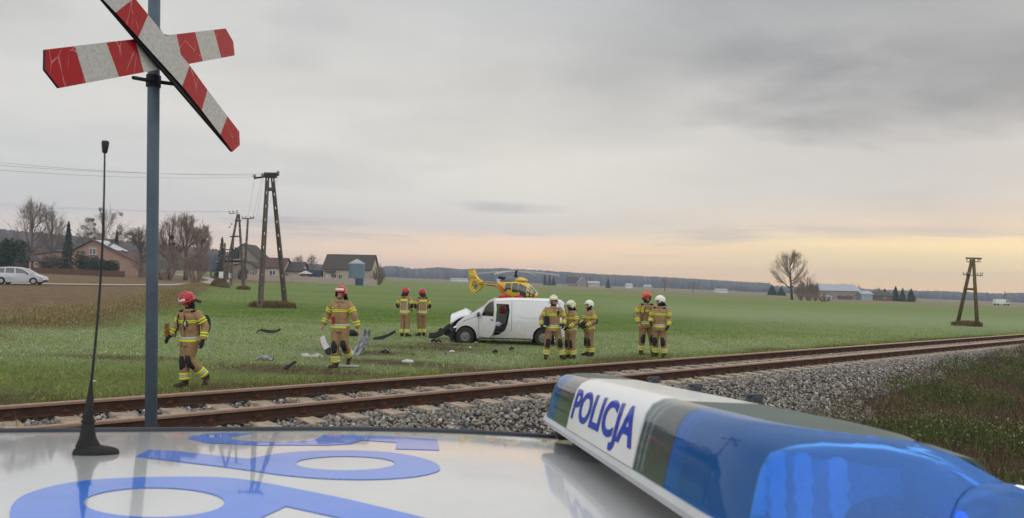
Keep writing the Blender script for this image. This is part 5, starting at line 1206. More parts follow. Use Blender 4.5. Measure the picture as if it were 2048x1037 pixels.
    if fire:
        torso_band(.885, .935, M_yel); torso_band(.936, .980, M_silv)
        if back:
            patch(.98, 1.40, R(40), R(52), M_silv, name='reflective_stripe'); patch(.98, 1.40, R(128), R(140), M_silv, name='reflective_stripe'); patch(1.33, 1.40, R(50), R(130), M_yel, name='back_panel')
        elif chest:
            torso_band(1.245, 1.268, M_yel); torso_band(1.280, 1.303, M_yel)
            patch(1.325, 1.365, R(195), R(228), M_yel, name='name_badge'); patch(1.10, 1.19, R(292), R(318), M_jack, .02, 'pocket'); patch(1.10, 1.19, R(222), R(248), M_jack, .02, 'pocket')
            patch(.99, 1.42, R(267), R(273), M_trou, .014, 'zip_flap')
        patch(.80, .885, R(225), R(250), M_jack, .018, 'pocket'); patch(.80, .885, R(290), R(315), M_jack, .018, 'pocket')
        for k in 'LR':
            s0, e, w_ = arm[k]
            limb_band(s0, e, .42, .52, .094, M_yel); limb_band(s0, e, .60, .70, .092, M_yel)
            limb_band(e, w_, .42, .54, .078, M_yel); limb_band(e, w_, .62, .74, .074, M_yel)
            h_, kn, low = legs[k]
            limb_band(kn, low, .60, .70, .101, M_yel); limb_band(kn, low, .72, .80, .102, M_silv); limb_band(kn, low, .82, .93, .102, M_yel)
            m_ = MB(); m_.ell(e+V((0,.014,0)), (.066,.070,.10), 12, 8); m_.build('elbow_patch', M_blk, root, True)
            if knees:
                m_ = MB(); c_ = V((0,-.024,0)); m_.tube([h_.lerp(kn, .78)+c_, kn+c_*1.1, kn.lerp(low, .26)+c_, kn.lerp(low, .42)+c_], [.078,.079,.079,.070], 12); m_.build('knee_patch', M_blk, root, True)
        # collar
        m_ = MB(); m_.loft([tr(1.455, .010), tr(1.49, .012), tr(1.515, .012)]); m_.build('collar', M_jack, root, True)
    else:
        for k in 'LR':
            s0, e, w_ = arm[k]; limb_band(e, w_, .5, .62, .064, M_silv)
        torso_band(1.10, 1.14, M_silv)
    for k in 'LR':
        an, to = j['ank'+k], j['toe'+k]; m_ = MB(); ln = (to-an); 
        m_.tube([an+V((0,.0,.05)), an+V((0,.01,-.01)), an+V((0,.02,-.045))], [.062,.060,.052], 12)
        fwd = V((ln.x, ln.y, 0)).normalized() if V((ln.x, ln.y, 0)).length > .02 else V((0,-1,0))
        m_.tube([an+V((0,0,-.05))-fwd*.045, an.lerp(to, .5)+V((0,0,-.015)), to+V((0,0,.005)), to+fwd*.045+V((0,0,.003))], [.046,.050,.048,.034], 12, flat=.85)
        fuse(m_, M_boot, 'boot', root, .011, 2)
    # head gear
    if neckb:
        m_ = MB(); m_.tube([hd((0,.0,-.055)), hd((0,.01,-.10)), tf((0,0,1.455))], [.083,.076,.096], 14)
        if 'masked' in extras: m_.ell(hd((0,-.03,-.065)), (.07,.078,.045), 12, 8, rot=hm)
        m_.build('balaclava', M_blk, root, True)
    if helmet:
        hmat = dict(red=M_red, orange=M_org, cream=M_crm, white=M_hwh)[helmet]
        m_ = MB(); m_.ell(hd((0,.012,.048)), (.128,.155,.125), 22, 9, rot=hm, t0=0, t1=1.62)
        # skirt down over ears and nape
        rg = []
        for z_, g_ in ((.052,1.0),(.0,.98),(-.045,.95)):
            rg.append([hd((.128*g_*math.cos(t_), .012+.155*g_*math.sin(t_), z_)) for t_ in np.linspace(R(-38), R(218), 20)]+[hd((.116*g_*math.cos(t_), .012+.142*g_*math.sin(t_), z_)) for t_ in np.linspace(R(218), R(-38), 20)])
        m_.loft(rg)
        m_.loft([[hd((x_, y_, z_)) for x_, z_ in ((-.018,zz-.02),(.018,zz-.02),(.014,zz+.012),(-.014,zz+.012))] for y_, zz in ((-.14,.075),(-.09,.148),(0,.176),(.09,.158),(.15,.09))])
        hb = m_.build('helmet', hmat, root, True)
        m_ = MB(); rg = []
        for yy, zz, g_ in ((-.0,.062,1.0),(-.0,.045,1.17),(-.0,.036,1.18),(-.0,.040,1.0)):
            rg.append([hd((.128*g_*math.cos(t_), .012+.155*g_*math.sin(t_), zz)) for t_ in np.linspace(R(200), R(340), 16)])
        m_.loft([list(x_) for x_ in zip(*rg)]); m_.build('brim', hmat, hb, True)
        m_ = MB(); rg = []
        for zz, g_ in ((.052,1.035),(.085,1.0),(.115,.90)):
            rg.append([hd((.131*g_*math.cos(t_), .012+.158*g_*math.sin(t_), zz)) for t_ in np.linspace(R(215), R(325), 12)]+[hd((.120*g_*math.cos(t_), .012+.146*g_*math.sin(t_), zz)) for t_ in np.linspace(R(325), R(215), 12)])
        m_.loft(rg); m_.build('visor', M_gold if helmet in ('red',) else (M_hwh if helmet != 'orange' else M_org), hb, True)
        for s_ in (-1, 1):
            m_ = MB(); m_.ell(hd((s_*.118,.01,-.035)), (.022,.040,.050), 10, 8, rot=hm); m_.build('ear_guard', M_blk if helmet != 'cream' else hmat, hb, True)
            m_ = MB(); m_.tube([hd((s_*.105,-.02,-.05)), hd((s_*.07,-.055,-.105)), hd((0,-.065,-.125))], .007, 5); m_.build('chin_strap', M_blk, hb)
        if 'flap' in extras:
            m_ = MB(); rg = [[hd((g_*math.cos(t_), yy+g_*.9*math.sin(t_), zz)) for t_ in np.linspace(R(20), R(160), 10)]+[hd(((g_-.012)*math.cos(t_), yy+(g_-.012)*.9*math.sin(t_), zz)) for t_ in np.linspace(R(160), R(20), 10)] for zz, g_, yy in ((-.02,.125,.02),(-.09,.128,.05),(-.15,.135,.09))]
            m_.loft(rg); m_.build('neck_flap', M_blk, hb, True)
    else:
        m_ = MB(); m_.ell(hd((0,.014,.028)), (.082,.098,.098), 14, 8, rot=hm, t0=0, t1=1.75); m_.build('hair', M_boot, root, True)
    def box(name, c, d_, mt, rt=None): m_ = MB(); m_.box(tf(c), d_, rot=rt); return m_.build(name, mt, root, bevel=.012)
    for ex in extras:
        if ex == 'radio': box('radio', (.12,-.175,1.32), (.06,.035,.13), M_blk); m_ = MB(); m_.tube([tf((.13,-.17,1.38)), tf((.14,-.16,1.60))], .006, 6); m_.build('radio_antenna', M_blk, root)
        if ex == 'bag': box('pouch', (-.21,-.15,1.10), (.13,.10,.26), M_blk)
        if ex == 'mask': m_ = MB(); m_.ell(tf((-.02,-.25,1.02)), (.11,.09,.13), 12, 8); m_.build('breathing_mask', M_blk, root, True)
        if ex == 'pack': m_ = MB(); m_.ell(tf((.24,.16,1.18)), (.08,.10,.20), 12, 8); m_.build('air_bottle', M_blk, root, True)
        if ex == 'epaulette':
            for s_ in (-1, 1): m_ = MB(); m_.ell(tf((s_*.15,.0,1.465)), (.075,.095,.028), 12, 6); m_.build('shoulder_pad', M_blk, root, True)
        if ex == 'lamp': box('torch', (-.12,-.165,1.06), (.05,.05,.16), M_medr); box('pouch', (-.13,-.165,1.12), (.09,.03,.06), M_medr)
        if ex == 'straps':
            for a, b_ in (((-.10,-.165,1.42),(-.13,-.175,1.18)), ((.06,-.17,1.40),(.03,-.175,1.12)), ((.09,-.165,1.30),(.12,-.175,1.20)), ((-.16,-.12,1.2),(-.22,-.16,.98))):
                m_ = MB(); q_ = [tf(V(a).lerp(V(b_), t_)+V((.015*math.sin(t_*9), -.012, 0))) for t_ in np.linspace(0, 1, 7)]; m_.tube(q_, .012, 6); m_.build('strap', M_blk, root, True)
            m_ = MB(); m_.ell(tf((.07,-.18,1.24)), (.035,.025,.05), 8, 6); m_.build('buckle', M_silv, root, True)
        if ex == 'spare_gloves':
            M_og = mat('glove_orange', (.35,.17,.02), (.05,.03,.01), 40, .8, contrast=6)
            m_ = MB(); c = j['wrL']+V((-.02,-.05,.16)); m_.tube([c+V((0,0,.10)), c, c-V((0,0,.08))], [.055,.06,.045], 10, flat=.5)
            for q_ in range(4): m_.tube([c+V((-.035+.023*q_,0,-.07)), c+V((-.045+.028*q_,-.01,-.16))], [.012,.010], 6)
            fuse(m_, M_og, 'spare_gloves', root, .009, 1)
    return root
# A walking left, looking down
person('firefighter in a red helmet walking with head bowed beside the sign post', 378, 775, 187, R(-22),
    dict(hipL=(-.09,0,.92), hipR=(.09,0,.92), kneL=(-.09,-.05,.50), ankL=(-.06,-.04,.10), toeL=(-.10,-.21,.04), kneR=(.07,-.08,.52), ankR=(.22,.20,.19), toeR=(.30,.10,.07),
         elbL=(-.31,-.02,1.17), wrL=(-.35,-.18,.96), elbR=(.31,.06,1.17), wrR=(.335,-.03,.90)), lean=R(6), hyaw=R(-14), hpitch=R(32), extras=('straps','spare_gloves','epaulette','flap','pack'), hpxm=1.80, stout=1.02)
# B walking towards the camera, smiling
person('smiling firefighter in a red and silver helmet walking past the bent bumper', 679, 735, 163, R(-8),
    dict(kneL=(-.07,-.13,.50), ankL=(-.05,-.10,.09), toeL=(-.10,-.27,.04), kneR=(.13,-.10,.52), ankR=(.14,.24,.24), toeR=(.15,.14,.08),
         elbL=(-.33,.06,1.18), wrL=(-.40,-.02,.94), elbR=(.34,-.04,1.17), wrR=(.42,-.02,.88)), hyaw=R(-6), extras=('lamp','smile','flap'), gloves=False, neckb=False, hpxm=1.83)
# C, D backs turned, in the field
person('firefighter with a red helmet seen from behind, hands together, left of the pair', 809, 673, 99, R(160),
    dict(kneL=(-.10,-.02,.5), kneR=(.10,-.02,.5), ankL=(-.11,.02,.1), ankR=(.11,.02,.1), elbL=(-.30,.02,1.16), wrL=(-.18,-.20,1.02), elbR=(.30,.02,1.16), wrR=(.14,-.20,1.0)), hyaw=R(-20), back=True, extras=('flap',))
person('firefighter with a red helmet and dark sleeves seen from behind, right of the pair', 843, 672, 96, R(205),
    dict(kneL=(-.08,-.02,.5), kneR=(.08,-.02,.5), ankL=(-.08,.02,.1), ankR=(.09,.0,.1), elbL=(-.29,.02,1.16), wrL=(-.14,-.20,1.0), elbR=(.29,.0,1.16), wrR=(.10,-.20,1.02)), hyaw=R(12), back=True, extras=('flap','epaulette'))
# E front, F G facing left
person('firefighter in a cream helmet standing facing the track with feet apart', 1105, 718, 129, R(6),
    dict(kneL=(-.15,-.03,.50), kneR=(.19,-.03,.50), ankL=(-.19,.0,.1), ankR=(.27,.02,.1), toeL=(-.22,-.16,.04), toeR=(.32,-.14,.04), elbL=(-.33,.02,1.17), wrL=(-.34,-.10,.94), elbR=(.34,.02,1.16), wrR=(.26,-.20,.98)), extras=('radio','bag','mask0'), helmet='cream', stout=1.05)
person('firefighter in a cream helmet and black face mask turned left beside the van wheel', 1141, 717, 117, R(-58),
    dict(elbL=(-.28,-.02,1.16), wrL=(-.20,-.26,1.04), elbR=(.29,.02,1.16), wrR=(.16,-.24,.98)), helmet='cream', extras=('flap','masked'), knees=True, hyaw=R(-8))
person('firefighter in a white helmet facing left with a black mask hanging at the belt', 1178, 712, 112, R(-60),
    dict(elbL=(-.28,-.02,1.16), wrL=(-.16,-.26,1.0), elbR=(.29,.02,1.16), wrR=(.10,-.24,.98), kneL=(-.10,-.03,.5), kneR=(.10,-.03,.5)), helmet='white', extras=('mask',), hyaw=R(-5), hpitch=R(-8))
# H I pair on the right
person('firefighter in an orange helmet standing behind the one in white', 1291, 710, 127, R(14),
    dict(elbL=(-.31,.02,1.16), wrL=(-.27,-.12,.90), elbR=(.31,.02,1.16), wrR=(.30,-.1,.92), kneR=(.17,-.03,.5), ankR=(.24,.02,.1), toeR=(.28,-.14,.04)), helmet='orange', hyaw=R(10), extras=('epaulette','straps'), gloves='L')
person('firefighter in a white helmet with head turned to the one in orange', 1319, 715, 124, R(-30),
    dict(elbL=(-.29,-.02,1.16), wrL=(-.20,-.22,1.02), elbR=(.31,.04,1.15), wrR=(.28,-.12,.92)), helmet='white', hyaw=R(-45), hpitch=R(2), extras=('flap','epaulette'), stout=1.06)
# medics behind the van
person('medic in red with dark hair standing behind the open van door', 1010, 640, 84, R(20), dict(wrL=(-.2,-.25,1.1), wrR=(.2,-.25,1.1)), helmet=None, style='med', gloves=False, neckb=False, dist=34, lean=R(8))
person('medic in red with head just showing over the van roof', 1041, 640, 73, R(-150), dict(wrL=(-.2,-.25,1.0), wrR=(.2,-.25,1.0)), helmet=None, style='med', gloves=False, neckb=False, dist=38, back=True, lean=R(12))
# ---------------------------------------------------------------- crashed van
M_vw = mat('van_white', (.70,.71,.72), (.64,.65,.66), 1.5, .28, 0, .02, 60, coat=.7)
t = M_vw.node_tree; b = t.nodes['Principled BSDF']; tcn = t.nodes.new('ShaderNodeTexCoord'); sx = t.nodes.new('ShaderNodeSeparateXYZ'); t.links.new(tcn.outputs['Object'], sx.inputs[0])
dm_ = nmath('MULTIPLY', nmath('SUBTRACT', .95, sx.outputs[2], t=t), 1.5, clamp=True, t=t); dm_ = nmath('MULTIPLY', dm_, noise(tcn.outputs['Object'], 5, 6, .7, t), t=t)
t.links.new(mixc(dm_, b.inputs['Base Color'].links[0].from_socket, (.36,.31,.26), t), b.inputs['Base Color'])
M_vdark = mat('van_interior', (.012,.012,.013), (.02,.02,.022), 8, .8)
M_vgl = glassy('van_glass', (.55,.62,.60), .05, .03)
M_seat = mat('seat_grey', (.03,.03,.032), (.05,.05,.052), 10, .9)
M_mud = mat('muddy_tyre', (.055,.045,.035), (.025,.024,.022), 9, .9, 0, .3)
VS = .01794*(26.9/26.6)
zx = lambda x, y: ((1370-x)*.00294*1.01, ((945+(x-445)*.032)-y)*.00294*1.01)
gp0 = onland(1084.6, 689); vd = (gp0-CP).dot(F0)
van = thing('crashed_van', 'white panel van with smashed front, raised bonnet and open front door', 'van', gp0, math.pi)
HWV = .86
def wy(z):                                           # half width at height z
    return float(np.interp(z, [.1,.35,.8,1.05,1.55,1.7], [.84,.87,.88,.865,.78,.74]))
def side(sg_):
    return lambda u, v, w: Vector((u, sg_*(wy(v)-w), v))
# local +x is forward; after the half turn the side seen is local +y
def archp(cx_, r_, n=12, a0=0, a1=180): return [(cx_+r_*math.cos(R(a)), .30+r_*math.sin(R(a))) for a in np.linspace(a0, a1, n)]
bot = .215
outer = [(-.74,.34),(-.76,1.0),(-.70,1.50),(-.60,1.58),(1.09,1.60),(1.75,1.56),(2.12,1.36),(2.56,1.08),(2.75,1.0),(3.00,.80),(3.08,.70),(3.05,.55),(3.08,.50)]+[(2.73+.37*math.cos(R(a)), .30+.37*math.sin(R(a))) for a in np.linspace(20, 172, 12)]+[(2.33,bot),(.42,bot)]+[(0+.38*math.cos(R(a)), .30+.38*math.sin(R(a))) for a in np.linspace(-8, 188, 14)]+[(-.42,bot+.05)]
door_o = [(1.24,1.44),(1.20,1.20),(1.27,.75),(1.36,.52),(1.55,.38),(1.90,.30),(2.26,.30),(2.27,1.0),(2.20,1.12),(1.98,1.32),(1.80,1.43),(1.70,1.45)]
win_o = [(1.36,1.02),(1.36,1.36),(1.72,1.40),(2.14,1.04)]
for sg_, holes in ((1, [door_o]), (-1, [win_o])):
    mb = MB(); mb.panel(outer, holes, side(sg_), .03, .16); ps = mb.build('body_side', M_vw, van, 2)
    if sg_ == 1:
        mb = MB(); mb.panel([(.0-.02,.98),(.0,1.42),(.08,1.47),(1.02,1.48),(1.06,1.42),(.95,1.10),(.82,1.0),(.7,.97)], [], lambda u, v, w: side(1)(u, v, w-.012), .012, .2); mb.build('pressed_panel', M_vw, ps, 2)
        mb = MB(); mb.panel([(.42,.25),(1.18,.25),(1.18,.50),(.80,.52),(.44,.46)], [], lambda u, v, w: side(1)(u, v, w-.010), .012, .2); mb.build('lower_panel', M_vw, ps, 2)
        mb = MB(); mb.tube([side(1)(1.13, z_, -.003) for z_ in np.linspace(.24, 1.55, 8)], .005, 4); mb.build('door_seam', M_vdark, ps)
        mb = MB(); mb.tube([side(1)(x_, .235, -.006) for x_ in np.linspace(.44, 2.30, 9)], .022, 6); mb.build('sill_trim', M_black, ps)
        mb = MB(); mb.tube([side(1)(2.30, z_, -.003) for z_ in np.linspace(.30, 1.02, 6)], .005, 4); mb.build('door_seam', M_vdark, ps)
        mb = MB(); mb.tube([side(1)(2.30+.09*i_, 1.02-.035*i_+.012*(i_ % 2), -.003) for i_ in range(7)], .007, 4); mb.build('crumple_seam', M_vdark, ps)
    else:
        mb = MB(); mb.panel(win_o, [], side(-1), .006, .3); mb.build('side_window', M_vgl, van)
topl = [(-.76,.34),(-.78,1.0),(-.73,1.53),(-.62,1.62),(-.2,1.65),(1.09,1.655),(1.72,1.62),(2.12,1.40),(2.56,1.10)]
mb = MB(); rg = []
for x, z in topl:
    hw = wy(min(z, 1.6)) if z < 1.5 else wy(1.56)-.0
    rg.append([(x, hw*s_, z-(.07 if abs(s_) > .97 else .012*abs(s_)**3*1.0)) for s_ in np.linspace(-1, 1, 13)])
nR = 13; vs_ = [q_ for r_ in rg for q_ in r_]
fr = [(i*nR+j_, i*nR+j_+1, (i+1)*nR+j_+1, (i+1)*nR+j_) for i in range(6) for j_ in range(nR-1)]
mb.add(vs_, fr); mb.build('roof_and_rear', M_vw, van, 2)
mb = MB(); mb.add([(x-.0, y, z-.0) for r_ in rg[6:] for x, y, z in r_], [(i*nR+j_, i*nR+j_+1, (i+1)*nR+j_+1, (i+1)*nR+j_) for i in range(2) for j_ in range(nR-1)]); mb.build('windscreen', M_vgl, van, True)
# floor, bulkhead, dash, seats
mb = MB(); mb.box((1.1,0,.27),(3.5,1.6,.10)); mb.build('floor', M_vdark, van)
mb = MB(); mb.box((.95,0,.88),(.05,1.56,1.15)); mb.build('bulkhead', M_vdark, van)
mb = MB(); mb.box((2.35,0,.85),(.45,1.5,.38)); mb.tube([(2.15,-.4,1.0),(1.98,-.4,1.05)], .02, 6); mb.build('dashboard', M_vdark, van, bevel=.04)
for s_ in (-.42, .42):
    st_ = MB(); st_.box((1.55, s_, .55), (.5,.48,.18)); so = st_.build('seat', M_seat, van, bevel=.05); st_ = MB(); st_.box((1.27, s_, .80), (.14,.46,.45), rot=Matrix.Rotation(R(-12), 3, 'Y')); st_.build('seat_back', M_seat, so, bevel=.05)
mb = MB(); mb.ell((1.62,.45,.70), (.14,.12,.10), 9, 6); mb.build('papers', M_frame, van)
# open front door hinged at the front edge
dr = bpy.data.objects.new('front_door', None)
hy = wy(.8); dp = [(0,.30),(0,1.0),(.08,1.12),(.30,1.38),(.60,1.57),(.98,1.68),(1.04,1.30),(.98,.70),(.86,.42),(.66,.30)]
dw = [(.14,1.03),(.20,1.12),(.38,1.34),(.62,1.50),(.91,1.57),(.95,1.25),(.93,1.04)]
mb = MB(); rt = Matrix.Rotation(R(58), 3, 'Z')
def dfn(u, v, w):
    q_ = rt @ Vector((-u, -w-.02-(wy(.8)-wy(v))*.6, 0)); return Vector((2.27+q_.x, hy+.0+ -q_.y*1.0, v)) if False else Vector((2.27-u*math.cos(R(56))-w*math.sin(R(56)), hy+u*math.sin(R(56))-w*math.cos(R(56))-(hy-wy(v))*.6, v))
mb.panel(dp, [dw], dfn, .05, .18); dob = mb.build('front_door', M_vw, van, 2)
mb = MB(); mb.panel(dw, [], lambda u, v, w: dfn(u, v, w+.02), .006, .3); mb.build('door_window', M_vgl, dob)
mb = MB(); mb.box(dfn(.88,.92,-.02), (.12,.05,.035)); mb.build('door_handle', M_black, dob, bevel=.01)
mb = MB(); mb.panel([(.1,.36),(.1,.95),(.88,.95),(.9,.72),(.8,.46),(.62,.36)], [], lambda u, v, w: dfn(u, v, w+.045), .03, .3); mb.build('door_lining', M_vdark, dob)
mb = MB(); mb.ell(dfn(.06,1.08,-.10), (.07,.07,.12), 12, 8); mi_o = mb.build('mirror', M_vw, dob, True); mb = MB(); mb.ell(dfn(.09,1.08,-.13)+Vector((-.03,.0,0)), (.06,.055,.10), 12, 8); mb.build('mirror_glass', M_dglass, mi_o, True)
# wheels
for x, z in ((2.75,.0),(0,.0)):
    for s_ in (-1, 1):
        rt = Matrix.Rotation(R(90), 3, 'X'); c = (x, s_*(HWV-.09), .295); w = MB(); w.lathe([(.17,-.09),(.17,-.10),(.28,-.10),(.31,-.07),(.312,0),(.31,.07),(.28,.10),(.17,.10),(.17,.09)], c, 28, rot=rt, cap=False); tw_ = w.build('wheel', M_mud, van, 2)
        w = MB(); w.lathe([(.03,-.085),(.10,-.085),(.12,-.07),(.17,-.075),(.18,-.095),(.18,.095),(.17,.075),(.12,.07),(.10,.085),(.03,.085)], c, 24, rot=rt); rim_ = w.build('rim', mat('steel_rim', (.26,.25,.24), (.14,.13,.12), 12, .5, .3), tw_, 2)
        w = MB(); w.box((x, s_*(HWV-.25), .36), (.78,.10,.62)); w.build('wheel_arch_liner', M_vdark, van)
# crushed bonnet standing up
mb = MB(); xs_ = np.linspace(0, 1, 8); ys_ = np.linspace(-1, 1, 9); vs_ = []
for a in xs_:
    for b_ in ys_: vs_.append((2.60+a*.70, b_*(.70-.03*a), (1.10+.14*min(1, a*4)-.24*max(0, a-.2)/.8)+.03*math.sin(b_*7+a*5)-max(0, abs(b_)-.68)*(.62+.1*math.sin(a*8))))
o1 = len(vs_); vs_ += [(x, y, z-.05) for x, y, z in vs_]; fs_ = []
for i in range(7):
    for j_ in range(8):
        q_ = (i*9+j_, i*9+j_+1, (i+1)*9+j_+1, (i+1)*9+j_); fs_ += [q_, tuple(k_+o1 for k_ in reversed(q_))]
for j_ in range(8): fs_ += [(7*9+j_, 7*9+j_+1, o1+7*9+j_+1, o1+7*9+j_), (j_+1, j_, o1+j_, o1+j_+1)]
for i in range(7): fs_ += [(i*9+8, (i+1)*9+8, o1+(i+1)*9+8, o1+i*9+8), ((i+1)*9, i*9, o1+i*9, o1+(i+1)*9)]
mb.add(vs_, fs_); mb.build('bonnet', M_vw, van, 2)
def junk(name, c, r_, n, mt, parent, seed, sz=(.05,.16)):
    rng = random.Random(seed); mb = MB()
    pts = []
    for i in range(n): pts.append(Vector((c[0]+rng.uniform(-1,1)*r_[0], c[1]+rng.uniform(-1,1)*r_[1], c[2]+rng.uniform(-1,1)*r_[2])))
    cur = pts[0]
    for q_ in pts:                                   # crumpled, all pieces linked by struts
        rt = Matrix.Rotation(rng.uniform(0,3), 3, 'X') @ Matrix.Rotation(rng.uniform(0,3), 3, 'Z')
        mb.box(q_, (rng.uniform(*sz)*2, rng.uniform(*sz)*1.4, rng.uniform(*sz)), rot=rt); mb.tube([cur, (cur+q_)/2+Vector((0,0,rng.uniform(-.05,.05))), q_], rng.uniform(.012,.03), 5); cur = q_
    return mb.build(name, mt, parent)
M_junk = mat('broken_plastic', (.008,.009,.010), (.032,.032,.034), 14, .6, 0, .6, 40, contrast=3)
M_metal = mat('torn_metal', (.16,.17,.18), (.05,.05,.052), 10, .4, .7, .6, 40)
junk('engine_bay', (2.95,0,.66), (.22,.55,.20), 26, M_junk, van, 4, (.06,.17)); junk('crash_beam', (3.25,.35,.44), (.12,.35,.20), 12, M_junk, van, 5, (.05,.13)); junk('torn_bracket', (3.15,.55,.50), (.12,.2,.10), 6, M_metal, van, 6, (.04,.09))
mb = MB(); mb.box((3.22,.45,.30),(.14,.55,.36)); mb.build('radiator', M_junk, van, bevel=.02)
mb = MB(); mb.loft([[(2.93,.80,.74),(3.16,.70,.60),(3.14,.72,.56),(2.93,.82,.62)],[(2.95,.86,.73),(3.18,.76,.60),(3.16,.78,.56),(2.95,.87,.62)]]); mb.build('headlight', M_chrome, van)
mb = MB(); mb.tube([(3.32,.5,.68),(3.40,.55,.5),(3.5,.6,.42)], [.05,.12,.06], 8); mb.build('hose', M_junk, van)
# things lying around
def debris(name, label, px, py, mb, mt, cat='debris', rz=0, lift=0, smooth=False):
    p = onland(px, py, lift); o = mb.build(name, mt, None, smooth); o.location = p; o.rotation_euler = (0, 0, rz); tag(o, label, cat); return o
def sheet(pts_a, pts_b, th, n=1):                    # ribbon between two lines
    mb = MB(); A_, B_ = [V(p) for p in pts_a], [V(p) for p in pts_b]; rg = []
    for i in range(len(A_)):
        d_ = (A_[min(i+1, len(A_)-1)]-A_[max(i-1, 0)]).normalized(); nn_ = d_.cross((B_[i]-A_[i]).normalized())*th; m_ = (A_[i]+B_[i])/2+nn_*3
        rg.append([A_[i], m_, B_[i], B_[i]-nn_, m_-nn_, A_[i]-nn_])
    mb.loft(rg); return mb
M_bump = mat('bumper_grey', (.05,.055,.06), (.36,.37,.38), 7, .35, .2, .2, 20, contrast=3)
# the bumper: an arc lying on its back beside the walking man, with a white end
p0 = onland(700, 712); bu = thing('bent_bumper', 'bent grey and white bumper curling up around the walking firefighter', 'bumper', p0); dd_ = (p0-CP).dot(F0)
lc = lambda px, py, k=0: at(px, py, dd_+k)-p0
a_ = [(652,706),(662,716),(690,716),(712,708),(726,690),(735,668)]; b_ = [(664,698),(675,707),(694,709),(706,699),(716,684),(722,670)]
sheet([lc(*q_) for q_ in [(668,717),(690,719),(714,712),(728,698),(737,682),(739,659)]], [lc(x, y, .45) for x, y in [(676,709),(694,708),(708,700),(714,687),(720,671),(735,658)]], .03).build('bumper_skin', M_bump, bu, 2)
sheet([lc(x, y, -.15) for x, y in [(650,700),(656,709),(668,716),(682,717)]], [lc(x, y, .2) for x, y in [(658,694),(664,701),(674,706),(684,711)]], .03).build('bumper_corner', M_junk, bu, 2)
sheet([lc(x, y, -.15) for x, y in [(641,675),(644,688),(650,700)]], [lc(x, y, .1) for x, y in [(645,672),(650,683),(658,694)]], .03).build('white_corner', M_vw, bu, 2)
p1 = onland(626, 714); mb = MB(); mb.loft([[(x, y+.05*math.sin(x*11), z) for y, z in ((-.05,.0),(.05,.0),(.07,.06+.03*math.sin(x*23)),(-.04,.07+.02*math.sin(x*17)))] for x in np.linspace(-.34, .26, 14)]); debris('white_trim_piece', 'crumpled white strip lying left of the bent bumper', 627, 714, mb, M_vw)
mb = sheet([(-.42,0,.02),(-.3,.05,.10),(0,.05,.04),(.25,0,.05),(.42,.1,.12)], [(-.35,.2,.08),(-.2,.25,.14),(0,.2,.10),(.25,.2,.08),(.40,.25,.16)], .02); debris('grille_piece', 'dark torn plastic strip lying alone in the frosty grass', 535, 669, mb, M_junk)
mb = sheet([(-.35,0,.02),(-.1,0,.04),(.15,.05,.12),(.42,.1,.28)], [(-.3,.2,.06),(-.1,.2,.12),(.15,.2,.20),(.40,.18,.34)], .02); debris('trim_piece', 'long black plastic strip tilted up behind the bumper', 766, 681, mb, M_junk)
mb = MB(); mb.ell((0,0,.12), (.20,.15,.13), 9, 6); mb.ell((.16,.05,.08), (.1,.12,.09), 8, 5); debris('plastic_housing', 'black rounded housing lying behind the walking firefighter', 703, 673, mb, M_junk)
mb = sheet([(-.2,0,.03),(0,.05,.08),(.2,.02,.03)], [(-.15,.25,.05),(.02,.25,.12),(.22,.2,.04)], .02); debris('plastic_scrap', 'flat grey scrap of panel in the grass near the ballast', 526, 723, mb, M_bump)
mb = sheet([(-.12,0,.0),(0,.02,.06),(.12,.05,.16)], [(-.1,.15,.02),(.03,.15,.10),(.15,.12,.18)], .02); debris('plastic_scrap', 'small dark scrap sticking up close to the far rail', 577, 741, mb, M_junk)
junk_spots = [(773,708,'small black lump lying right of the bumper'),(868,686,'thin black scrap lying left of the van wreck'),(878,686,'short dark strip beside the thin black scrap'),(1025,702,'little black scrap below the van'),(992,708,'tiny black scrap below the van front wheel')]
for i, (px, py, lb) in enumerate(junk_spots):
    rng = random.Random(i); k_ = .12 if i < 1 else .09; mb = sheet([(-k_,0,.02),(0,.02,.07),(k_,.04,.03)], [(-k_,k_,.05),(0,k_*1.2,.09),(k_*1.2,k_,.04)], .02); debris('plastic_scrap', lb, px, py, mb, M_junk, rz=rng.uniform(0, 3))
M_cup = mat('white_scrap', (.62,.64,.60), (.45,.47,.44), 12, .5)
for i, (px, py, s_, lb) in enumerate(((815,726,.15,'white bottle shaped scrap lying near the far rail'),(904,706,.10,'white scrap in front of the van'),(941,698,.09,'second white scrap in front of the van'),(1080,692,.08,'little white scrap under the van sill by the rear wheel'),(953,687,.08,'thin pale scrap lying under the van door'),(655,706,.09,'white cup shaped scrap between bumper and walking firefighter'),(187,765,.05,'white scrap lying on the stones left of the sign post'))):
    mb = MB(); mb.tube([(-s_,0,s_*.35),(-s_*.2,.02,s_*.4),(s_*.5,0,s_*.3),(s_,.03,s_*.35)], [s_*.18,s_*.36,s_*.40,s_*.22], 8); debris('white_scrap', lb, px, py, mb, M_cup, rz=i*.7, smooth=True)
p2 = onland(688, 733); mb = MB(); mb.box((0,0,.03),(.62,.10,.03)); debris('metal_strip', 'thin pale metal strip at the boots of the walking firefighter', 692, 734, mb, M_silv, rz=R(8))
n = 160; gx_ = onland(800, 700); x = gx_.x+rs.normal(0, 2.3, n); y = gx_.y+rs.normal(0, 1.5, n); kp = (x*ND.x+y*ND.y-V0) > 3.2; x, y = x[kp], y[kp]
v_, f_ = leaves(np.stack([x, y, TZ(x, y)+.035], -1), rs.uniform(.012, .05, len(x))); me = bpy.data.meshes.new('shards'); fastmesh(me, v_, f_); setrnd(me, np.repeat(rs.uniform(0, 1, len(x)), 4))
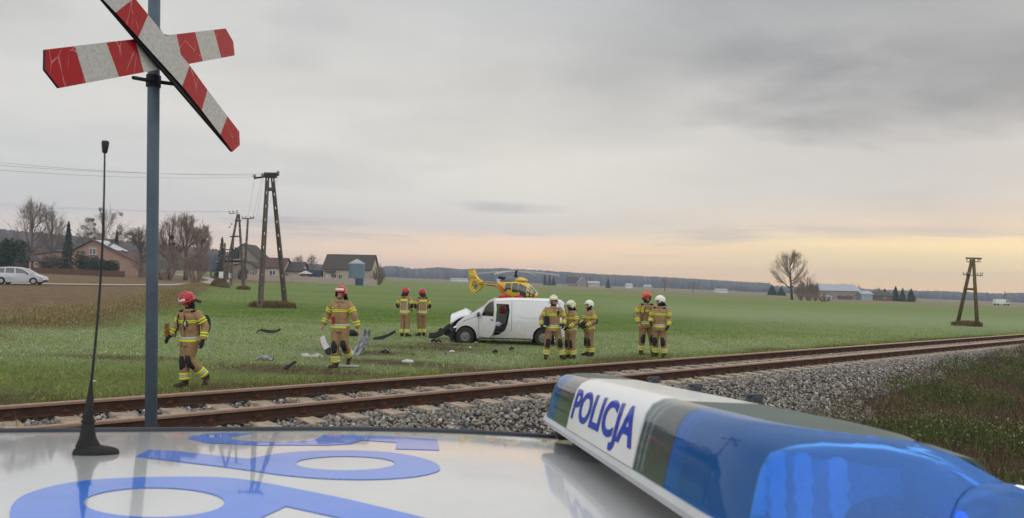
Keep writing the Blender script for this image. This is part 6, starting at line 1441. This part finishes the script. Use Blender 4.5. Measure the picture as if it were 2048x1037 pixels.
stuff('plastic_shards', 'dark plastic shards and glass crumbs strewn over the grass by the wreck', me, rmat('shard', [(.01,.01,.011), (.03,.03,.032), (.02,.02,.02), (.10,.10,.10), (.55,.57,.58)], .4))
# torn front end hanging out of the van nose
p3 = onland(868, 677); fe = thing('torn_front_end', 'long black torn front end strung out left of the van nose', 'wreckage', p3); d3 = (p3-CP).dot(F0); lc = lambda px, py, k=0: at(px, py, d3+k)-p3
sheet([lc(x, y) for x, y in [(857,674),(872,675),(888,667),(898,660)]], [lc(x, y, .3) for x, y in [(859,671),(872,668),(886,659),(896,650)]], .04).build('torn_bumper', M_junk, fe, 2)
junk('grille_fragments', tuple(lc(890, 662, .3)), (.22,.2,.14), 12, M_junk, fe, 9, (.04,.10))
junk('cable_ends', tuple(lc(902, 668, .2)), (.12,.2,.16), 8, M_junk, fe, 10, (.03,.08))
# ---------------------------------------------------------------- helicopter
M_hy = mat('helicopter_yellow', (.72,.46,.012), (.62,.39,.01), 1.5, .3, coat=.8)
M_hr = mat('helicopter_red', (.55,.045,.012), (.48,.035,.01), 1.5, .3, coat=.8)
M_hg = mat('engine_grey', (.20,.21,.22), (.13,.135,.14), 3, .4, .3)
M_hk = mat('helicopter_glass', (.015,.02,.024), (.03,.035,.04), 2, .05, coat=1, spec=.9)
M_hb = mat('rotor_black', (.02,.02,.022), None, 3, .5); M_hw = mat('rotor_white', (.5,.5,.5), (.4,.4,.4), 3, .4)
hp0 = atd(1031, 75); he = thing('rescue_helicopter', 'yellow and red rescue helicopter parked in the field behind the van', 'helicopter', hp0, R(-40)); he.scale = (.93,.93,.96)
# fuselage sections: x, z centre, half height, half width
FS = [(-2.6,1.95,.20,.20),(-2.2,1.85,.42,.42),(-1.7,1.62,.72,.68),(-1.1,1.50,.92,.78),(-.3,1.45,1.0,.80),(.6,1.42,1.0,.80),(1.3,1.35,.96,.78),(2.0,1.20,.82,.72),(2.55,1.02,.60,.58),(2.9,.92,.34,.38),(3.05,.90,.10,.12)]
def fsec(x, g=0, n=24, a0=0, a1=2*math.pi):
    zc_ = float(np.interp(x, [f[0] for f in FS], [f[1] for f in FS])); hh_ = float(np.interp(x, [f[0] for f in FS], [f[2] for f in FS])); hw = float(np.interp(x, [f[0] for f in FS], [f[3] for f in FS]))
    return [(x, (hw+g)*math.copysign(abs(math.cos(t_))**.75, math.cos(t_)), zc_+(hh_+g)*math.copysign(abs(math.sin(t_))**.75, math.sin(t_))) for t_ in np.linspace(a0, a1, n, endpoint=(a1-a0) < 6)]
mb = MB(); mb.loft([fsec(x) for x in np.linspace(-2.6, 3.05, 26)]); fus = mb.build('fuselage', M_hy, he, True)
def hpatch(name, x0, x1, a0, a1, mt, g=.012, sk=0, parent=None, n=10):
    mb = MB(); A_ = []
    for x in np.linspace(x0, x1, n): A_.append((x, fsec(x, g, 8, R(a0+sk*(x-x0)), R(a1+sk*(x-x0))), fsec(x, g-.02, 8, R(a0+sk*(x-x0)), R(a1+sk*(x-x0)))))
    mb.loft([list(a)+list(b)[::-1] for _, a, b in A_]); return mb.build(name, mt, parent or he, True)
for sgn in (0, 1):
    f_ = (lambda a, b: (a, b)) if sgn else (lambda a, b: (180-b, 180-a))
    hpatch('cabin_window', .25, 1.05, *f_(-8+360, 42+360), M_hk); hpatch('cabin_window', -.75, .10, *f_(0+360, 36+360), M_hk)
    hpatch('cockpit_window', 1.15, 2.12, *f_(-34+360, 46+360), M_hk)
    sk_ = -24 if sgn else 24
    for x0_, x1_, a0_, a1_ in ((-2.25,-.6,22,34), (-2.1,.1,2,14), (-1.5,.9,-16,-4), (-.6,1.9,-36,-24)):
        hpatch('red_stripe', x0_, x1_, *f_(a0_+360, a1_+360), M_hr, sk=sk_)
hpatch('windscreen', 2.2, 2.95, -22, 202, M_hk); hpatch('windscreen_frame', 2.12, 2.22, -30, 210, M_hw, .02); mb = MB(); mb.tube([fsec(x, .02, 24)[6] for x in np.linspace(2.1, 2.95, 6)], .03, 6); mb.build('windscreen_post', M_hw, he)
# engine deck
mb = MB(); mb.loft([[(x, w_*math.cos(t_), 2.30+h_*max(math.sin(t_), -.2)) for t_ in [2*math.pi*k_/16 for k_ in range(16)]] for x, w_, h_ in ((-2.1,.15,.12),(-1.7,.45,.40),(-1.0,.58,.55),(-.2,.58,.58),(.5,.45,.42),(1.0,.2,.15))]); mb.build('engine_cowling', M_hg, he, True)
mb = MB(); mb.loft([[(x, w_*math.cos(t_), 2.42+h_*max(math.sin(t_), -.2)) for t_ in [2*math.pi*k_/16 for k_ in range(16)]] for x, w_, h_ in ((.3,.45,.32),(.8,.50,.36),(1.3,.42,.26),(1.7,.2,.10))]); mb.build('front_fairing', M_hy, he, True)
for s_ in (-1, 1): mb = MB(); mb.tube([(-1.1, s_*.38, 2.6), (-1.6, s_*.5, 2.68), (-1.85, s_*.58, 2.70)], [.16,.17,.16], 12); mb.build('exhaust', M_hb, he, True)
mb = MB(); mb.lathe([(.22,2.8),(.16,3.0),(.10,3.1),(.10,3.32),(.24,3.34),(.26,3.42),(.1,3.5)], (.1,0,0), 14); hub = mb.build('rotor_hub', M_hb, he, True)
for k_ in range(4):
    a = R(14+90*k_); d_ = V((math.cos(a), math.sin(a), 0)); s_ = V((-math.sin(a), math.cos(a), 0))
    mb = MB(); mb.loft([[V((.1,0,3.40))+d_*r_+s_*w_*c_+V((0,0,dz*.05-.38*(r_/5.1)**2)) for c_, dz in ((-1,-1),(1,-1),(1,1),(-1,1))] for r_, w_ in ((.2,.05),(.9,.06),(1.2,.14),(3,.14),(4.6,.13),(5.1,.07))]); mb.build('rotor_blade', M_hw, he)
# boom, fin with shrouded fan
mb = MB(); mb.loft([[(x, w_*math.cos(t_), z_+h_*math.sin(t_)) for t_ in [2*math.pi*k_/14 for k_ in range(14)]] for x, z_, w_, h_ in ((-2.0,1.90,.36,.34),(-3.0,1.98,.24,.24),(-4.2,2.02,.19,.20),(-5.6,2.06,.14,.17))]); boom = mb.build('tail_boom', M_hy, he, True)
mb = MB(); mb.loft([[(x, w_*1.03*math.cos(t_), z_+h_*1.05*math.sin(t_)) for t_ in np.linspace(R(200), R(340), 8)]+[(x, w_*.9*math.cos(t_), z_+h_*.9*math.sin(t_)) for t_ in np.linspace(R(340), R(200), 8)] for x, z_, w_, h_ in ((-2.3,1.93,.33,.31),(-3.0,1.98,.24,.24),(-4.0,2.015,.20,.21))]); mb.build('red_stripe', M_hr, boom, True)
mb = MB(); mb.loft([[(x, w_*1.04*math.cos(t_), z_+h_*1.06*math.sin(t_)) for t_ in np.linspace(R(20), R(160), 8)]+[(x, w_*.9*math.cos(t_), z_+h_*.9*math.sin(t_)) for t_ in np.linspace(R(160), R(20), 8)] for x, z_, w_, h_ in ((-2.3,1.93,.33,.31),(-4.2,2.02,.19,.20),(-5.5,2.06,.14,.17))]); mb.build('grey_top_stripe', M_hg, boom, True)
fin = [(-5.25,2.45),(-5.05,2.05),(-5.25,1.62),(-5.75,1.18),(-6.25,1.0),(-6.75,1.22),(-7.08,1.68),(-7.05,2.05),(-6.88,2.42),(-7.12,3.1),(-7.25,3.72),(-6.55,3.72),(-6.1,3.0),(-5.75,2.62)]
fin = [(x+.35, (z-1.0)*.95+.98) for x, z in fin]
hole = [(-5.80+.52*math.cos(t_), 1.78+.55*math.sin(t_)) for t_ in np.linspace(0, 2*math.pi, 24, endpoint=False)]
mb = MB(); mb.panel(fin, [hole], lambda u, v, w: (u, w-.16, v), .32, .3); fn_ = mb.build('tail_fin', M_hy, he, 2)
mb = MB(); mb.lathe([(.14,-.12),(.14,.12)], (-5.80,0,1.78), 12, rot=Matrix.Rotation(R(90), 3, 'X')); mb.build('fan_hub', M_hg, fn_, True)
for k_ in range(8):
    a = R(45*k_); mb = MB(); mb.box((-5.80+.32*math.cos(a), 0, 1.78+.32*math.sin(a)), (.40,.06,.08), rot=Matrix.Rotation(-a, 3, 'Y')); mb.build('fan_blade', M_hg, fn_)
mb = MB(); mb.box((-6.53,0,3.58),(.66,.34,.06)); mb.build('fin_cap', M_hb, fn_)
mb = MB(); mb.box((-6.28,-.168,3.02),(.30,.01,.10)); mb.build('flag_white', M_frame, fn_); mb = MB(); mb.box((-6.28,-.168,2.93),(.30,.01,.08)); mb.build('flag_red', M_hr, fn_)
textmesh('SP-HXB', 'registration', lambda u, v: V((-6.52+u*.85, -.170, 2.52+v*.24)), M_hb, fn_)
for s_ in (-1, 1):
    mb = MB(); mb.loft([[(x, s_*y, z_) for x, z_ in ((-5.15,2.04),(-4.65,2.06),(-4.65,2.10),(-5.15,2.10))] for y in (.1, 1.25)]); mb.build('stabiliser', M_hy, he)
    mb = MB(); mb.tube([(-1.4, s_*1.0, .12),(-.9, s_*1.0, .06),(2.0, s_*1.0, .06),(2.4, s_*1.0, .20)], .045, 8); mb.build('skid', M_hg, he, True)
for x in (-.6, 1.4): mb = MB(); mb.tube([(x,-1.0,.08),(x,-.7,.55),(x,.7,.55),(x,1.0,.08)], .045, 8); mb.build('skid_strut', M_hg, he, True)
# ---------------------------------------------------------------- silver people carrier on the lane
M_sv = mat('silver_car_paint', (.46,.47,.49), (.40,.41,.43), 2, .25, .4, coat=.8)
cp = onland(41, 571); cp.z += .07; mc = thing('parked_car', 'silver estate car stopped on the lane at the left edge', 'car', cp, R(14))
CS = [(-2.15,.60,.95,.0),(-2.1,.30,1.0,.02),(-2.0,.25,1.02,.02),(2.0,.25,.75,.02)]
sideo = [(-2.14,.42),(-2.18,.75),(-2.10,1.02),(-1.98,1.06),(.95,.98),(1.3,.93),(1.9,.76),(2.08,.62),(2.12,.42),(2.05,.26)]+[(1.35+.36*math.cos(R(a)), .31+.36*math.sin(R(a))) for a in np.linspace(-10, 190, 12)]+[(.98-.02,.20),(-.95,.20)]+[(-1.33+.36*math.cos(R(a)), .31+.36*math.sin(R(a))) for a in np.linspace(-10, 190, 12)]+[(-1.75,.26)]
gho = [(-2.02,1.04),(-1.80,1.42),(-1.60,1.56),(-.9,1.62),(-.1,1.60),(.45,1.48),(1.25,.98)]
gw1 = [(-1.82,1.08),(-1.66,1.40),(-1.50,1.49),(-1.12,1.50),(-1.08,1.06)]; gw2 = [(-1.0,1.06),(-1.02,1.51),(-.32,1.52),(-.25,1.04)]; gw3 = [(-.15,1.04),(-.22,1.51),(0,1.50),(.42,1.40),(.95,1.02)]
for s_ in (-1, 1):
    fn2 = lambda u, v, w, s_=s_: V((u, s_*(.86-max(0, v-.95)*.32-max(0, abs(u)-1.5)**2*.35-w), v))
    mb = MB(); mb.panel(sideo, [], fn2, .05, .3); mb.build('body_side', M_sv, mc, 2)
    mb = MB(); mb.panel(gho, [gw1, gw2, gw3], lambda u, v, w: fn2(u, v, w-.003), .05, .25); mb.build('window_frame', M_sv, mc, 2)
    for g_ in (gw1, gw2, gw3): mb = MB(); mb.panel(g_, [], lambda u, v, w: fn2(u, v, w+.01), .02, .4); mb.build('window', M_dglass, mc)
    for x in (1.35, -1.33):
        w = MB(); w.lathe([(.18,-.10),(.29,-.1),(.31,-.05),(.31,.05),(.29,.1),(.18,.10)], (x, s_*.76, .31), 24, rot=Matrix.Rotation(R(90), 3, 'X')); wq = w.build('wheel', M_rubber, mc, 2)
        w = MB(); w.lathe([(.05,-.105),(.19,-.102),(.19,.102),(.05,.105)], (x, s_*.76, .31), 20, rot=Matrix.Rotation(R(90), 3, 'X')); rq = w.build('rim', M_rim, wq, 2)
    mb = MB(); mb.ell((.85, s_*.97, 1.02), (.10,.07,.07), 10, 6); mb.build('mirror', M_black, mc, True)
    mb = MB(); mb.ell((1.93, s_*.58, .68), (.14,.18,.08), 10, 6); mb.build('headlight', M_chrome, mc, True)
    mb = MB(); mb.ell((-2.10, s_*.66, .95), (.08,.08,.18), 10, 6); mb.build('tail_light', M_red, mc, True)
prf = [(-2.16,.42),(-2.20,.75),(-2.12,1.03),(-1.85,1.42),(-1.62,1.58),(-.9,1.645),(-.1,1.625),(.48,1.50),(1.28,.98),(1.9,.78),(2.09,.62),(2.13,.42)]
rg = []
for x, z in prf: hw = .86-max(0, z-.95)*.32-max(0, abs(x)-1.5)**2*.35; rg.append([(x, hw*s_, z-.03*abs(s_)**4) for s_ in np.linspace(-1, 1, 11)])
for nm, i0, i1, mt_ in (('tailgate', 0, 2, M_sv), ('rear_window', 2, 3, M_dglass), ('roof', 3, 7, M_sv), ('windscreen', 7, 8, M_dglass), ('bonnet', 8, 11, M_sv)):
    mb = MB(); A_ = rg[i0:i1+1]; mb.add([q_ for r_ in A_ for q_ in r_], [(i*11+j_, i*11+j_+1, (i+1)*11+j_+1, (i+1)*11+j_) for i in range(len(A_)-1) for j_ in range(10)]); mb.build(nm, mt_, mc, True)
mb = MB(); mb.box((0,0,.42),(3.4,1.5,.35)); mb.build('underbody', M_vdark, mc)
# far lorry on the road at the right
lp = atd(2003, 330); lo_ = thing('far_lorry', 'small pale lorry far off on the road at the right edge', 'lorry', lp, R(4))
mb = MB(); mb.box((-.8,0,1.75),(4.6,2.2,2.0)); mb.build('box_body', M_frame, lo_, bevel=.05); mb = MB(); mb.box((2.6,0,1.45),(1.6,2.1,1.7)); cb_ = mb.build('cab', M_crm, lo_, bevel=.12); mb = MB(); mb.box((2.6,0,1.85),(1.64,2.12,.55)); mb.build('cab_window', M_dglass, cb_)
for x in (-2.2, 2.5):
    for s_ in (-1, 1): w = MB(); w.lathe([(.2,-.14),(.45,-.13),(.45,.13),(.2,.14)], (x, s_*.95, .45), 16, rot=Matrix.Rotation(R(90), 3, 'X')); w.build('wheel', M_rubber, lo_, True)
# ---------------------------------------------------------------- air
hz = MB(); hz.box((0, 940, -2), (3860, 2460, 100)); ho = hz.build('haze', [], None); ho['kind'] = 'stuff'; ho['label'] = 'thin winter haze over the fields'
hm_ = bpy.data.materials.new('haze_air'); hm_.use_nodes = True; t = hm_.node_tree; t.nodes.clear(); o_ = t.nodes.new('ShaderNodeOutputMaterial'); pv_ = t.nodes.new('ShaderNodeVolumePrincipled')
pv_.inputs['Color'].default_value = (.66,.77,.98,1); pv_.inputs['Density'].default_value = HAZE; pv_.inputs['Anisotropy'].default_value = .2; t.links.new(pv_.outputs[0], o_.inputs['Volume']); ho.data.materials.append(hm_)
